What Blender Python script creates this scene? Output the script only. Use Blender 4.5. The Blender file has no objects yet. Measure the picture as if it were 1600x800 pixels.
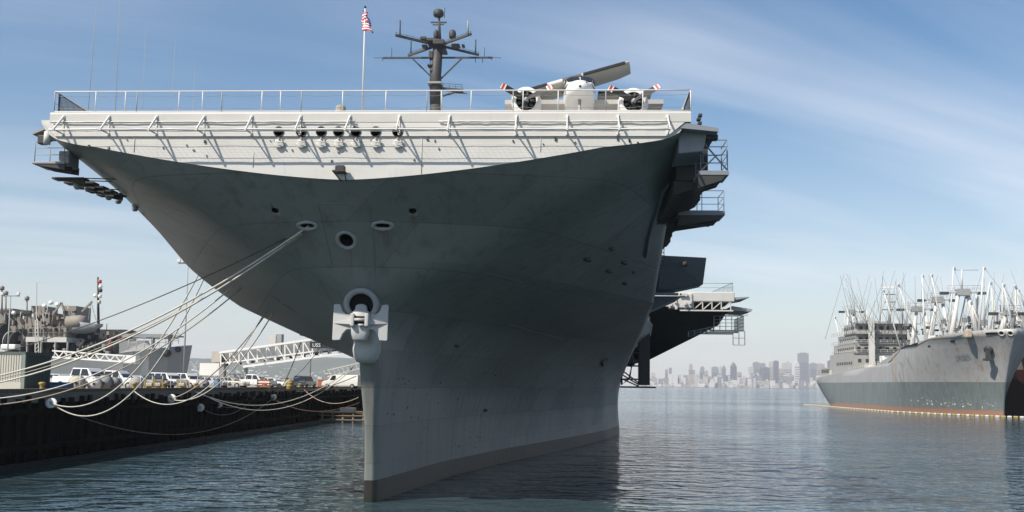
import bpy, bmesh, math, random
import numpy as np
from mathutils import Vector, Matrix, Euler
from mathutils.bvhtree import BVHTree

random.seed(7); np.random.seed(7)
R = math.radians
SC = bpy.context.scene
COL = SC.collection

# ------------------------------------------------------------------ camera
CAM_H = 5.8
LENS = 35.0
F = 1600 * LENS / 36.0
YAW, PITCH, ROLL, SHIFT = R(2.95), R(5.0), R(0.70), 0.0403
cam_d = bpy.data.cameras.new('camera'); cam = bpy.data.objects.new('camera', cam_d); COL.objects.link(cam)
cam_d.lens = LENS; cam_d.sensor_width = 36; cam_d.shift_y = SHIFT
cam_d.clip_start = 0.5; cam_d.clip_end = 60000
CAM_M = Matrix.Rotation(YAW, 3, 'Z') @ Matrix.Rotation(R(90) + PITCH, 3, 'X') @ Matrix.Rotation(ROLL, 3, 'Z')
CAM_P = Vector((0, 0, CAM_H))
cam.matrix_world = Matrix.Translation(CAM_P) @ CAM_M.to_4x4()
SC.camera = cam

# ------------------------------------------------------------------ light
SUN_DIR = Vector((1.09, 1.0, -1.49)).normalized()      # the way the light travels
sun_d = bpy.data.lights.new('sun', 'SUN'); sun_d.energy = 5.0; sun_d.angle = R(0.53); sun_d.color = (1.0, 0.92, 0.80)
sun = bpy.data.objects.new('sun', sun_d); COL.objects.link(sun)
sun.rotation_euler = SUN_DIR.to_track_quat('-Z', 'Y').to_euler()
sun.location = (-300, -300, 400)
to_sun = -SUN_DIR
world = bpy.data.worlds.new('World'); SC.world = world; world.use_nodes = True
nt = world.node_tree; nt.nodes.clear()
def wn(t, **k):
    n = nt.nodes.new(t)
    for a, b in k.items(): setattr(n, a, b)
    return n
sky = wn('ShaderNodeTexSky', sky_type='NISHITA', sun_disc=False)
sky.sun_elevation = math.asin(to_sun.z)
sky.sun_rotation = math.atan2(to_sun.x, to_sun.y)
sky.air_density = 1.15; sky.dust_density = 0.7; sky.ozone_density = 2.2; sky.altitude = 0
bg = wn('ShaderNodeBackground'); bg.inputs[1].default_value = 0.10
wo = wn('ShaderNodeOutputWorld')
tc = wn('ShaderNodeTexCoord')
sep = wn('ShaderNodeSeparateXYZ'); nt.links.new(tc.outputs['Generated'], sep.inputs[0])
def wm(op, a, b=None, clamp=False):
    n = wn('ShaderNodeMath', operation=op, use_clamp=clamp)
    for i, v in enumerate((a, b)):
        if v is None: continue
        if isinstance(v, (int, float)): n.inputs[i].default_value = v
        else: nt.links.new(v, n.inputs[i])
    return n.outputs[0]
zc = wm('ADD', wm('MAXIMUM', sep.outputs[2], 0.0), 0.16)
cx = wm('DIVIDE', sep.outputs[0], zc); cy = wm('DIVIDE', sep.outputs[1], zc)
comb = wn('ShaderNodeCombineXYZ'); nt.links.new(cx, comb.inputs[0]); nt.links.new(cy, comb.inputs[1])
vr = wn('ShaderNodeVectorRotate', rotation_type='Z_AXIS'); vr.inputs['Angle'].default_value = R(-27); nt.links.new(comb.outputs[0], vr.inputs['Vector'])
mp = wn('ShaderNodeMapping'); nt.links.new(vr.outputs[0], mp.inputs[0])
mp.inputs['Scale'].default_value = (0.30, 1.7, 1); mp.inputs['Location'].default_value = (5.3, 3.3, 0)
n1 = wn('ShaderNodeTexNoise'); n1.inputs['Scale'].default_value = 0.9; n1.inputs['Detail'].default_value = 9
n1.inputs['Roughness'].default_value = 0.55; n1.inputs['Distortion'].default_value = 0.5
nt.links.new(mp.outputs[0], n1.inputs['Vector'])
n2 = wn('ShaderNodeTexNoise'); n2.inputs['Scale'].default_value = 0.38; n2.inputs['Detail'].default_value = 3
nt.links.new(comb.outputs[0], n2.inputs['Vector'])
streak = wm('MULTIPLY', wm('SUBTRACT', n1.outputs[0], 0.45, True), 3.0)
patch = wm('MULTIPLY', wm('SUBTRACT', n2.outputs[0], 0.40, True), 3.6, True)
low = wm('SUBTRACT', 1.0, wm('MULTIPLY', wm('MAXIMUM', sep.outputs[2], 0.0), 3.0), True)   # thin veil thickens towards the horizon
cover = wm('ADD', wm('MULTIPLY', wm('MULTIPLY', streak, patch), 1.05), wm('MULTIPLY', wm('POWER', low, 1.7), 0.55), True)
mixc = wn('ShaderNodeMixRGB'); mixc.inputs[2].default_value = (8.0, 8.2, 8.8, 1)
nt.links.new(cover, mixc.inputs[0]); hs_ = wn('ShaderNodeHueSaturation'); hs_.inputs['Saturation'].default_value = 1.22; nt.links.new(sky.outputs[0], hs_.inputs['Color']); nt.links.new(hs_.outputs[0], mixc.inputs[1])
nt.links.new(mixc.outputs[0], bg.inputs[0]); nt.links.new(bg.outputs[0], wo.inputs[0])
SC.view_settings.view_transform = 'Standard'; SC.view_settings.look = 'None'
SC.view_settings.exposure = 0.30; SC.view_settings.gamma = 1.0
SC.cycles.use_denoising = True
SC.cycles.max_bounces = 6; SC.cycles.volume_bounces = 0
SC.cycles.caustics_reflective = False; SC.cycles.caustics_refractive = False

# ------------------------------------------------------------------ pixel helpers (photo pixels, 1600 x 800)
def ray(x, y):
    u, v = (x - 800) / 1600, (400 - y) / 1600
    return (CAM_M @ Vector((u * 36 / LENS, (v + SHIFT) * 36 / LENS, -1))).normalized()
def at(x, y, Y):
    d = ray(x, y); return CAM_P + d * (Y / d.y)
def atX(x, y, X):
    d = ray(x, y); return CAM_P + d * (X / d.x)
def xz(x, Y, z):            # a point of height z that projects to column x at depth Y
    y = 600.0
    for _ in range(6):
        p = at(x, y, Y); y -= (z - p.z) * F / Y
    return at(x, y, Y)

# ------------------------------------------------------------------ materials
MATS = {}
def mat(name, col, rough=0.6, metal=0.0, var=0.12, scale=1.0, streak=0.0, bump=0.0, spec=0.4, streak_col=(0.16, 0.09, 0.05), coat=0.0):
    if name in MATS: return MATS[name]
    m = bpy.data.materials.new(name); m.use_nodes = True
    t = m.node_tree; b = t.nodes['Principled BSDF']
    b.inputs['Roughness'].default_value = rough; b.inputs['Metallic'].default_value = metal
    b.inputs['Specular IOR Level'].default_value = spec
    if coat: b.inputs['Coat Weight'].default_value = coat
    c = t.nodes.new('ShaderNodeTexCoord')
    last = None
    n = t.nodes.new('ShaderNodeTexNoise'); n.inputs['Scale'].default_value = scale; n.inputs['Detail'].default_value = 6
    t.links.new(c.outputs['Object'], n.inputs['Vector'])
    mx = t.nodes.new('ShaderNodeMixRGB')
    mx.inputs[1].default_value = tuple(v * (1 - var) for v in col) + (1,)
    mx.inputs[2].default_value = tuple(min(1, v * (1 + var)) for v in col) + (1,)
    t.links.new(n.outputs[0], mx.inputs[0]); last = mx.outputs[0]
    if streak:
        mp = t.nodes.new('ShaderNodeMapping'); mp.inputs['Scale'].default_value = (2.2, 2.2, 0.12)
        t.links.new(c.outputs['Object'], mp.inputs[0])
        ns = t.nodes.new('ShaderNodeTexNoise'); ns.inputs['Scale'].default_value = 1.0; ns.inputs['Detail'].default_value = 7
        ns.inputs['Roughness'].default_value = 0.7
        t.links.new(mp.outputs[0], ns.inputs['Vector'])
        rp = t.nodes.new('ShaderNodeValToRGB'); rp.color_ramp.elements[0].position = 0.55; rp.color_ramp.elements[1].position = 0.8
        t.links.new(ns.outputs[0], rp.inputs[0])
        ml = t.nodes.new('ShaderNodeMath'); ml.operation = 'MULTIPLY'; ml.inputs[1].default_value = streak
        t.links.new(rp.outputs[0], ml.inputs[0])
        m2 = t.nodes.new('ShaderNodeMixRGB'); m2.inputs[2].default_value = streak_col + (1,)
        t.links.new(ml.outputs[0], m2.inputs[0]); t.links.new(last, m2.inputs[1]); last = m2.outputs[0]
    t.links.new(last, b.inputs['Base Color'])
    if bump:
        bp = t.nodes.new('ShaderNodeBump'); bp.inputs['Strength'].default_value = bump; bp.inputs['Distance'].default_value = 0.03
        t.links.new(n.outputs[0], bp.inputs['Height']); t.links.new(bp.outputs[0], b.inputs['Normal'])
    MATS[name] = m
    return m

def N(t, ty, **k):
    n = t.nodes.new(ty)
    for a, b in k.items(): setattr(n, a, b)
    return n
def hull_mat(name, top, boot, boot_z, stripes=True, rust=0.0, water_col=None, water_z=0.0, seam=True):
    """ship paint: plain colour above boot_z, boot topping below; weld seams and long streaks as fine relief"""
    m = bpy.data.materials.new(name); m.use_nodes = True; t = m.node_tree; b = t.nodes['Principled BSDF']; L = t.links.new
    b.inputs['Roughness'].default_value = 0.42; b.inputs['Specular IOR Level'].default_value = 0.42
    c = N(t, 'ShaderNodeTexCoord'); s = N(t, 'ShaderNodeSeparateXYZ'); L(c.outputs['Object'], s.inputs[0])
    n = N(t, 'ShaderNodeTexNoise'); n.inputs['Scale'].default_value = 0.35; n.inputs['Detail'].default_value = 8; L(c.outputs['Object'], n.inputs['Vector'])
    mx = N(t, 'ShaderNodeMixRGB'); mx.inputs[1].default_value = tuple(v * .86 for v in top) + (1,); mx.inputs[2].default_value = tuple(v * 1.12 for v in top) + (1,)
    L(n.outputs[0], mx.inputs[0])
    mp = N(t, 'ShaderNodeMapping'); mp.inputs['Scale'].default_value = (1.6, 1.6, 0.10); L(c.outputs['Object'], mp.inputs[0])
    ns = N(t, 'ShaderNodeTexNoise'); ns.inputs['Scale'].default_value = 1.0; ns.inputs['Detail'].default_value = 8; ns.inputs['Roughness'].default_value = 0.7
    L(mp.outputs[0], ns.inputs['Vector'])
    rp = N(t, 'ShaderNodeValToRGB'); rp.color_ramp.elements[0].position = 0.5; rp.color_ramp.elements[1].position = 0.85
    L(ns.outputs[0], rp.inputs[0])
    m2 = N(t, 'ShaderNodeMixRGB', blend_type='MULTIPLY'); m2.inputs[2].default_value = (.48, .47, .45, 1)
    L(rp.outputs[0], m2.inputs[0]); L(mx.outputs[0], m2.inputs[1]); last = m2.outputs[0]
    if seam:
        ux = N(t, 'ShaderNodeMath', operation='MULTIPLY'); ux.inputs[1].default_value = .75; L(s.outputs[0], ux.inputs[0])
        uu = N(t, 'ShaderNodeMath', operation='ADD'); L(ux.outputs[0], uu.inputs[0]); L(s.outputs[1], uu.inputs[1])
        cv = N(t, 'ShaderNodeCombineXYZ'); L(uu.outputs[0], cv.inputs[0]); L(s.outputs[2], cv.inputs[1])
        bk = N(t, 'ShaderNodeTexBrick'); bk.offset = .5; L(cv.outputs[0], bk.inputs['Vector'])
        bk.inputs['Scale'].default_value = 1.0; bk.inputs['Brick Width'].default_value = 5.6; bk.inputs['Row Height'].default_value = 1.85; bk.inputs['Mortar Size'].default_value = .018; bk.inputs['Mortar Smooth'].default_value = .3
        bk.inputs['Color1'].default_value = (.80, .80, .80, 1); bk.inputs['Color2'].default_value = (1.12, 1.12, 1.12, 1); bk.inputs['Mortar'].default_value = (.62, .6, .58, 1)
        mp_l = N(t, 'ShaderNodeMixRGB', blend_type='MULTIPLY'); mp_l.inputs[0].default_value = .8; L(last, mp_l.inputs[1]); L(bk.outputs['Color'], mp_l.inputs[2]); last = mp_l.outputs[0]
    # small scuffs and chips
    nc = N(t, 'ShaderNodeTexNoise'); nc.inputs['Scale'].default_value = 1.7; nc.inputs['Detail'].default_value = 4; nc.inputs['Roughness'].default_value = 0.75
    L(c.outputs['Object'], nc.inputs['Vector'])
    rc = N(t, 'ShaderNodeValToRGB'); rc.color_ramp.elements[0].position = 0.69; rc.color_ramp.elements[1].position = 0.74
    L(nc.outputs[0], rc.inputs[0])
    m3 = N(t, 'ShaderNodeMixRGB'); m3.inputs[2].default_value = (.075, .05, .035, 1)
    k3 = N(t, 'ShaderNodeMath', operation='MULTIPLY'); k3.inputs[1].default_value = 0.65; L(rc.outputs[0], k3.inputs[0])
    L(k3.outputs[0], m3.inputs[0]); L(last, m3.inputs[1]); last = m3.outputs[0]
    if rust:
        mr = N(t, 'ShaderNodeMapping'); mr.inputs['Scale'].default_value = (.9, .9, .045); mr.inputs['Location'].default_value = (3, 8, 0); L(c.outputs['Object'], mr.inputs[0])
        nr = N(t, 'ShaderNodeTexNoise'); nr.inputs['Scale'].default_value = 1.0; nr.inputs['Detail'].default_value = 6; L(mr.outputs[0], nr.inputs['Vector'])
        rr = N(t, 'ShaderNodeValToRGB'); rr.color_ramp.elements[0].position = 0.60; rr.color_ramp.elements[1].position = 0.72; L(nr.outputs[0], rr.inputs[0])
        kr = N(t, 'ShaderNodeMath', operation='MULTIPLY'); kr.inputs[1].default_value = rust; L(rr.outputs[0], kr.inputs[0])
        m4 = N(t, 'ShaderNodeMixRGB'); m4.inputs[2].default_value = (.32, .19, .06, 1); L(kr.outputs[0], m4.inputs[0]); L(last, m4.inputs[1]); last = m4.outputs[0]
    # boot topping
    wob = N(t, 'ShaderNodeMath', operation='LESS_THAN'); L(s.outputs[2], wob.inputs[0]); wob.inputs[1].default_value = boot_z
    mb = N(t, 'ShaderNodeMixRGB'); L(wob.outputs[0], mb.inputs[0]); L(last, mb.inputs[1])
    bm_ = N(t, 'ShaderNodeMixRGB'); bm_.inputs[1].default_value = tuple(v * .35 for v in boot) + (1,); bm_.inputs[2].default_value = tuple(v * 1.6 for v in boot) + (1,)
    L(ns.outputs[0], bm_.inputs[0]); L(bm_.outputs[0], mb.inputs[2]); last = mb.outputs[0]
    if water_col:
        n5 = N(t, 'ShaderNodeMath', operation='MULTIPLY_ADD'); n5.inputs[1].default_value = 3.0; n5.inputs[2].default_value = -1.5; L(nc.outputs[0], n5.inputs[0])
        a5 = N(t, 'ShaderNodeMath', operation='ADD'); L(n5.outputs[0], a5.inputs[0]); L(s.outputs[2], a5.inputs[1])
        l5 = N(t, 'ShaderNodeMath', operation='LESS_THAN'); L(a5.outputs[0], l5.inputs[0]); l5.inputs[1].default_value = water_z
        m5 = N(t, 'ShaderNodeMixRGB'); m5.inputs[2].default_value = water_col + (1,); L(l5.outputs[0], m5.inputs[0]); L(last, m5.inputs[1]); last = m5.outputs[0]
    L(last, b.inputs['Base Color'])
    # relief: plate seams + oil-canning
    bp = N(t, 'ShaderNodeBump'); bp.inputs['Strength'].default_value = 0.35; bp.inputs['Distance'].default_value = 0.05
    wv = N(t, 'ShaderNodeTexNoise'); wv.inputs['Scale'].default_value = 0.9; wv.inputs['Detail'].default_value = 3; L(c.outputs['Object'], wv.inputs['Vector'])
    ad = N(t, 'ShaderNodeMath', operation='SUBTRACT'); L(wv.outputs[0], ad.inputs[0])
    if seam: L(bk.outputs['Fac'], ad.inputs[1])
    fr = N(t, 'ShaderNodeMath', operation='SINE'); fm = N(t, 'ShaderNodeMath', operation='MULTIPLY'); fm.inputs[1].default_value = 7.2; L(s.outputs[1], fm.inputs[0]); L(fm.outputs[0], fr.inputs[0])
    fk = N(t, 'ShaderNodeMath', operation='MULTIPLY'); fk.inputs[1].default_value = .22; L(fr.outputs[0], fk.inputs[0])
    fa = N(t, 'ShaderNodeMath', operation='MULTIPLY_ADD'); L(fk.outputs[0], fa.inputs[0]); L(wv.outputs[0], fa.inputs[1]); L((ad if seam else wv).outputs[0], fa.inputs[2])
    L((fa if seam else wv).outputs[0], bp.inputs['Height']); L(bp.outputs[0], b.inputs['Normal'])
    MATS[name] = m
    return m

M_HULL = hull_mat('carrier_paint', (.212, .224, .210), (.034, .029, .026), 1.05, water_col=(.018, .024, .014), water_z=.22)
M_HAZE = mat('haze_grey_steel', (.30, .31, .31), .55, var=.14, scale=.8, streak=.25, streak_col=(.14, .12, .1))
M_BLUE = mat('shaded_grey_steel', (.22, .24, .26), .55, var=.16, scale=.8, streak=.3, streak_col=(.1, .08, .07))  # darker bluish copy of the haze grey, shade put into the colour
M_PALE = mat('pale_grey_paint', (.55, .535, .50), .6, var=.10, scale=.7, streak=.22, streak_col=(.33, .29, .24))
M_WHITE = mat('white_paint', (.78, .77, .73), .5, var=.06, scale=2)
M_RAILP = mat('rail_paint', (.66, .65, .62), .5, var=.08, scale=3)
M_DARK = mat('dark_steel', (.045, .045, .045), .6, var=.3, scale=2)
M_BLACK = mat('black_void', (.008, .008, .008), .9, var=.2)  # flat black that stands in for the shade inside openings and hollows
M_MAST = mat('mast_charcoal', (.055, .055, .055), .6, var=.25, scale=1)
M_WIRE = mat('wire_grey', (.25, .24, .23), .5)
M_ANCHOR = mat('anchor_grey', (.44, .44, .43), .5, var=.1, scale=2, streak=.15)
M_NET = mat('dark_mesh', (.06, .055, .05), .9)
M_ROPE = mat('white_rope', (.52, .50, .45), .85, var=.25, scale=6)
M_ROPE2 = mat('tan_rope', (.36, .31, .24), .85, var=.3, scale=6)
M_ROPE3 = mat('dark_rope', (.07, .065, .06), .85, var=.3, scale=6)
M_TIMBER = mat('creosoted_timber', (.013, .011, .010), .9, var=.5, scale=1.4, streak=.35, streak_col=(.035, .032, .027), spec=.15)
M_CONC = mat('pier_concrete', (.30, .28, .25), .9, var=.2, scale=.6)
M_YEL = mat('yellow_paint', (.36, .27, .08), .55, var=.15)
M_ORANGE = mat('orange_plastic', (.38, .12, .06), .5)
M_BLUED = mat('blue_plastic', (.05, .16, .30), .5)
M_GLASS = mat('dark_glass', (.02, .025, .03), .08, spec=.6)
M_RUBBER = mat('black_rubber', (.02, .02, .02), .8)
M_RED = mat('red_paint', (.55, .06, .05), .5)
M_WOOD = mat('weathered_wood', (.22, .17, .12), .85, var=.3, scale=3)

# ------------------------------------------------------------------ mesh helpers
class MB:
    def __init__(self): self.v = []; self.f = []; self.smooth = []
    def add(self, vs, fs, smooth=False):
        o = len(self.v); self.v += [tuple(p) for p in vs]
        self.f += [tuple(i + o for i in f) for f in fs]; self.smooth += [smooth] * len(fs)
        return self
    def box(self, a, b):
        x0, y0, z0 = a; x1, y1, z1 = b
        return self.add([(x0, y0, z0), (x1, y0, z0), (x1, y1, z0), (x0, y1, z0), (x0, y0, z1), (x1, y0, z1), (x1, y1, z1), (x0, y1, z1)],
                        [(0, 3, 2, 1), (4, 5, 6, 7), (0, 1, 5, 4), (1, 2, 6, 5), (2, 3, 7, 6), (3, 0, 4, 7)])
    def cbox(self, c, s, rot=None):
        m = MB().box(tuple(-v / 2 for v in s), tuple(v / 2 for v in s))
        M = rot or Matrix.Identity(3)
        return self.add([M @ Vector(p) + Vector(c) for p in m.v], m.f)
    def bar(self, p, q, w, h=None, up=(0, 0, 1)):
        p, q = Vector(p), Vector(q); d = q - p; h = h or w
        if d.length < 1e-6: return self
        d.normalize(); u = Vector(up)
        if abs(d.dot(u)) > .98: u = Vector((0, 1, 0)) if abs(d.y) < .9 else Vector((1, 0, 0))
        x = d.cross(u).normalized(); y = x.cross(d)
        vs = [c + x * sx * w / 2 + y * sy * h / 2 for c in (p, q) for sx, sy in ((-1, -1), (1, -1), (1, 1), (-1, 1))]
        return self.add(vs, [(3, 2, 1, 0), (4, 5, 6, 7), (0, 1, 5, 4), (1, 2, 6, 5), (2, 3, 7, 6), (3, 0, 4, 7)])
    def tube(self, pts, r, n=8, r2=None, cap=True, smooth=True):
        pts = [Vector(p) for p in pts]; k = len(pts); o = []
        ref = Vector((0, 0, 1))
        for i, p in enumerate(pts):
            d = (pts[min(i + 1, k - 1)] - pts[max(i - 1, 0)]).normalized()
            u = ref if abs(d.dot(ref)) < .95 else Vector((1, 0, 0))
            x = d.cross(u).normalized(); y = x.cross(d)
            rr = r if r2 is None else r + (r2 - r) * i / (k - 1)
            for j in range(n):
                a = 2 * math.pi * j / n; o.append(p + (x * math.cos(a) + y * math.sin(a)) * rr)
        fs = [(i * n + j, i * n + (j + 1) % n, (i + 1) * n + (j + 1) % n, (i + 1) * n + j) for i in range(k - 1) for j in range(n)]
        self.add(o, fs, smooth)
        if cap: self.add(o[:n][::-1], [tuple(range(n))]); self.add(o[-n:], [tuple(range(n))])
        return self
    def lathe(self, c, axis, prof, n=16, smooth=True):
        """prof: (radius, distance along axis)"""
        c, a = Vector(c), Vector(axis).normalized()
        u = Vector((0, 0, 1)) if abs(a.z) < .9 else Vector((1, 0, 0))
        x = a.cross(u).normalized(); y = x.cross(a); o = []
        for r, h in prof:
            for j in range(n):
                t = 2 * math.pi * j / n; o.append(c + a * h + (x * math.cos(t) + y * math.sin(t)) * max(r, 1e-4))
        k = len(prof)
        return self.add(o, [(i * n + j, i * n + (j + 1) % n, (i + 1) * n + (j + 1) % n, (i + 1) * n + j) for i in range(k - 1) for j in range(n)], smooth)
    def prism(self, poly, axis, a, b):
        """extrude a polygon (2D) along axis 'x','y' or 'z' from a to b"""
        def P(u, v, w): return {'x': (w, u, v), 'y': (u, w, v), 'z': (u, v, w)}[axis]
        n = len(poly); vs = [P(u, v, a) for u, v in poly] + [P(u, v, b) for u, v in poly]
        return self.add(vs, [tuple(range(n))[::-1], tuple(range(n, 2 * n))] + [(i, (i + 1) % n, n + (i + 1) % n, n + i) for i in range(n)])
    def loft(self, secs, smooth=True, caps=True, closed=True):
        n = len(secs[0]); o = [p for s in secs for p in s]
        m = n if closed else n - 1
        self.add(o, [(i * n + j, i * n + (j + 1) % n, (i + 1) * n + (j + 1) % n, (i + 1) * n + j) for i in range(len(secs) - 1) for j in range(m)], smooth)
        if caps: self.add(secs[0][::-1], [tuple(range(n))]); self.add(secs[-1], [tuple(range(n))])
        return self
    def build(self, name, material, parent=None, bevel=0.0, fix=True):
        me = bpy.data.meshes.new(name); me.from_pydata([tuple(p) for p in self.v], [], self.f); me.update()
        me.polygons.foreach_set('use_smooth', self.smooth)
        if fix:
            b = bmesh.new(); b.from_mesh(me); bmesh.ops.remove_doubles(b, verts=b.verts, dist=1e-5)
            bmesh.ops.recalc_face_normals(b, faces=b.faces); b.to_mesh(me); b.free()
        me.materials.append(material)
        return link(name, me, parent, bevel)
def link(name, me, parent=None, bevel=0.0):
    o = bpy.data.objects.new(name, me); COL.objects.link(o); o.parent = parent
    if bevel:
        md = o.modifiers.new('bevel', 'BEVEL'); md.width = bevel; md.segments = 2; md.limit_method = 'ANGLE'
    return o
def tag(o, label=None, cat=None, group=None, kind=None):
    if label: o['label'] = label
    if cat: o['category'] = cat
    if group: o['group'] = group
    if kind: o['kind'] = kind
    return o
def thing(name, loc, label, cat, group=None, rz=0):
    o = bpy.data.objects.new(name, None); COL.objects.link(o); o.location = loc; o.rotation_euler = (0, 0, rz)
    o.empty_display_size = .5
    return tag(o, label, cat, group)
def copy_tree(o, parent=None):
    c = o.copy(); COL.objects.link(c); c.parent = parent
    for ch in list(o.children): copy_tree(ch, c)
    return c

# ================================================================== WATER
def make_water():
    m = bpy.data.materials.new('harbour_water'); m.use_nodes = True; t = m.node_tree; L = t.links.new
    b = t.nodes['Principled BSDF']
    b.inputs['Base Color'].default_value = (.034, .062, .072, 1); b.inputs['IOR'].default_value = 1.33
    b.inputs['Roughness'].default_value = 0.07; b.inputs['Specular IOR Level'].default_value = 0.5
    c = N(t, 'ShaderNodeTexCoord')
    def noise(scale, sx, sy, rot, detail, dist=0.0):
        mp = N(t, 'ShaderNodeMapping'); mp.inputs['Scale'].default_value = (sx, sy, 1); mp.inputs['Rotation'].default_value = (0, 0, R(rot))
        L(c.outputs['Object'], mp.inputs[0])
        n = N(t, 'ShaderNodeTexNoise'); n.inputs['Scale'].default_value = scale; n.inputs['Detail'].default_value = detail
        n.inputs['Roughness'].default_value = .55; n.inputs['Distortion'].default_value = dist
        L(mp.outputs[0], n.inputs['Vector']); return n.outputs[0]
    a1 = noise(1.3, .7, 1.25, 14, 1.5, .6); a2 = noise(.36, .75, 1.2, -12, 1.5, .8); a3 = noise(.012, .35, 1.6, 6, 4, .4)
    def M(op, x, y):
        n = N(t, 'ShaderNodeMath', operation=op)
        for i, v in enumerate((x, y)):
            if isinstance(v, (int, float)): n.inputs[i].default_value = v
            else: L(v, n.inputs[i])
        return n.outputs[0]
    h = M('ADD', M('MULTIPLY', a1, 0.75), M('MULTIPLY', a2, 2.3))
    rp = N(t, 'ShaderNodeMapRange'); L(a3, rp.inputs[0]); rp.inputs[1].default_value = .36; rp.inputs[2].default_value = .66; rp.inputs[3].default_value = .35; rp.inputs[4].default_value = 1.15
    bp = N(t, 'ShaderNodeBump'); bp.inputs['Distance'].default_value = 0.30
    L(rp.outputs[0], bp.inputs['Strength']); L(h, bp.inputs['Height']); L(bp.outputs[0], b.inputs['Normal'])
    mb = MB(); S = 7600
    mb.add([(-S, -120, 0), (S, -120, 0), (S, S, 0), (-S, S, 0)], [(0, 1, 2, 3)])
    o = mb.build('water', m); tag(o, kind='structure')
    return o
make_water()

# ================================================================== AIRCRAFT CARRIER
X0, D0 = -9.40, 48.8                     # stem at the waterline
SF = -7.0                                # front bulkhead, metres ahead of that
ZD = 17.45                               # flight deck height
carrier = thing('aircraft_carrier', (X0, D0, 0), 'huge grey aircraft carrier moored bow-on, its flared bow filling the picture', 'aircraft carrier')
def ship(p): return Vector((p[0] - X0, p[1] - D0, p[2]))
ZT = 17.1
def s0(z):
    if z > 14.47: return -7.0 - 1.156 * (z - 14.47) - (1.6 * (z - 16.0) if z > 16.0 else 0)
    return -7.0 * (max(z, 0) / 14.47) ** 2.39
ZK = 11.4                                # knuckle between the lower flare and the upright upper side
def Lz(z): return float(np.interp(z, [0, 2, 3.5, 5, 6, 7, 8, 9, 10, ZK, 13, 14.5, 15.5, 16.5, 17.1], [85, 83.5, 81, 76, 70.5, 63, 54, 44, 33.5, 22.5, 17.5, 13.5, 10.0, 6.5, 6.0]))
def TF(z): return float(np.interp(z, [8, 9, 10, 11.1, 12.5, 14.6, 16.4, 17.1], [.2, .6, 1.9, 4.3, 7.2, 11.6, 14.5, 14.6]))   # where the blunt front folds into the side
TX = [0, .148, .289, .53, .70, .85, 1.0]; TB = [.014, .12, .28, .62, .83, .955, 1.0]
def sm(a, b, x):
    x = min(1, max(0, (x - a) / (b - a))); return x * x * (3 - 2 * x)
_tx = np.linspace(0, 1, 401); _tb = np.interp(_tx, TX, TB)
for _ in range(60): _tb[1:-1] = (_tb[:-2] + _tb[2:] + 2 * _tb[1:-1]) / 4
def sp(x, r):
    x = x / r
    return r * (x if x > 30 else math.log1p(math.exp(x)))
STB = .072
def plan(z, side, q):
    """point of the water plane at height z: q runs 0..1 from the stem to full breadth"""
    w = min(1, max(z, 0) / 16.5)
    B = (17 - 2.2 * w) * (1 - (STB * w ** 2 if side < 0 else 0)); L = Lz(z)
    if side < 0: L *= 1.08 + .44 * (1 - sm(9.3, 13.4, z))
    t = q * B
    low = L * float(np.interp(q, _tb, _tx))
    tf = min(TF(z) * (1 - (STB * w ** 2 + .17 * (1 - sm(13.5, 16.2, z)) if side < 0 else 0)), B - .15); r = .55 - .3 * sm(14, 16.4, z)
    ca = .045 + .055 * (1 - sm(11.5, 14.6, z)); A = ca * t ** 1.5; AB = ca * B ** 1.5
    up = A + max(.2, (L - AB)) * (sp(t - tf, r) - sp(-tf, r)) / (sp(B - tf, r) - sp(-tf, r))
    k = sm(5.0, 9.5, z)
    stem = (.07 + .15 * sm(3.0, 6.5, z)) * (1 - sm(7, 9.5, z))
    return side * (t * (1 - stem / B) + stem + .02), s0(z) + (1 - k) * low + k * up
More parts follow.
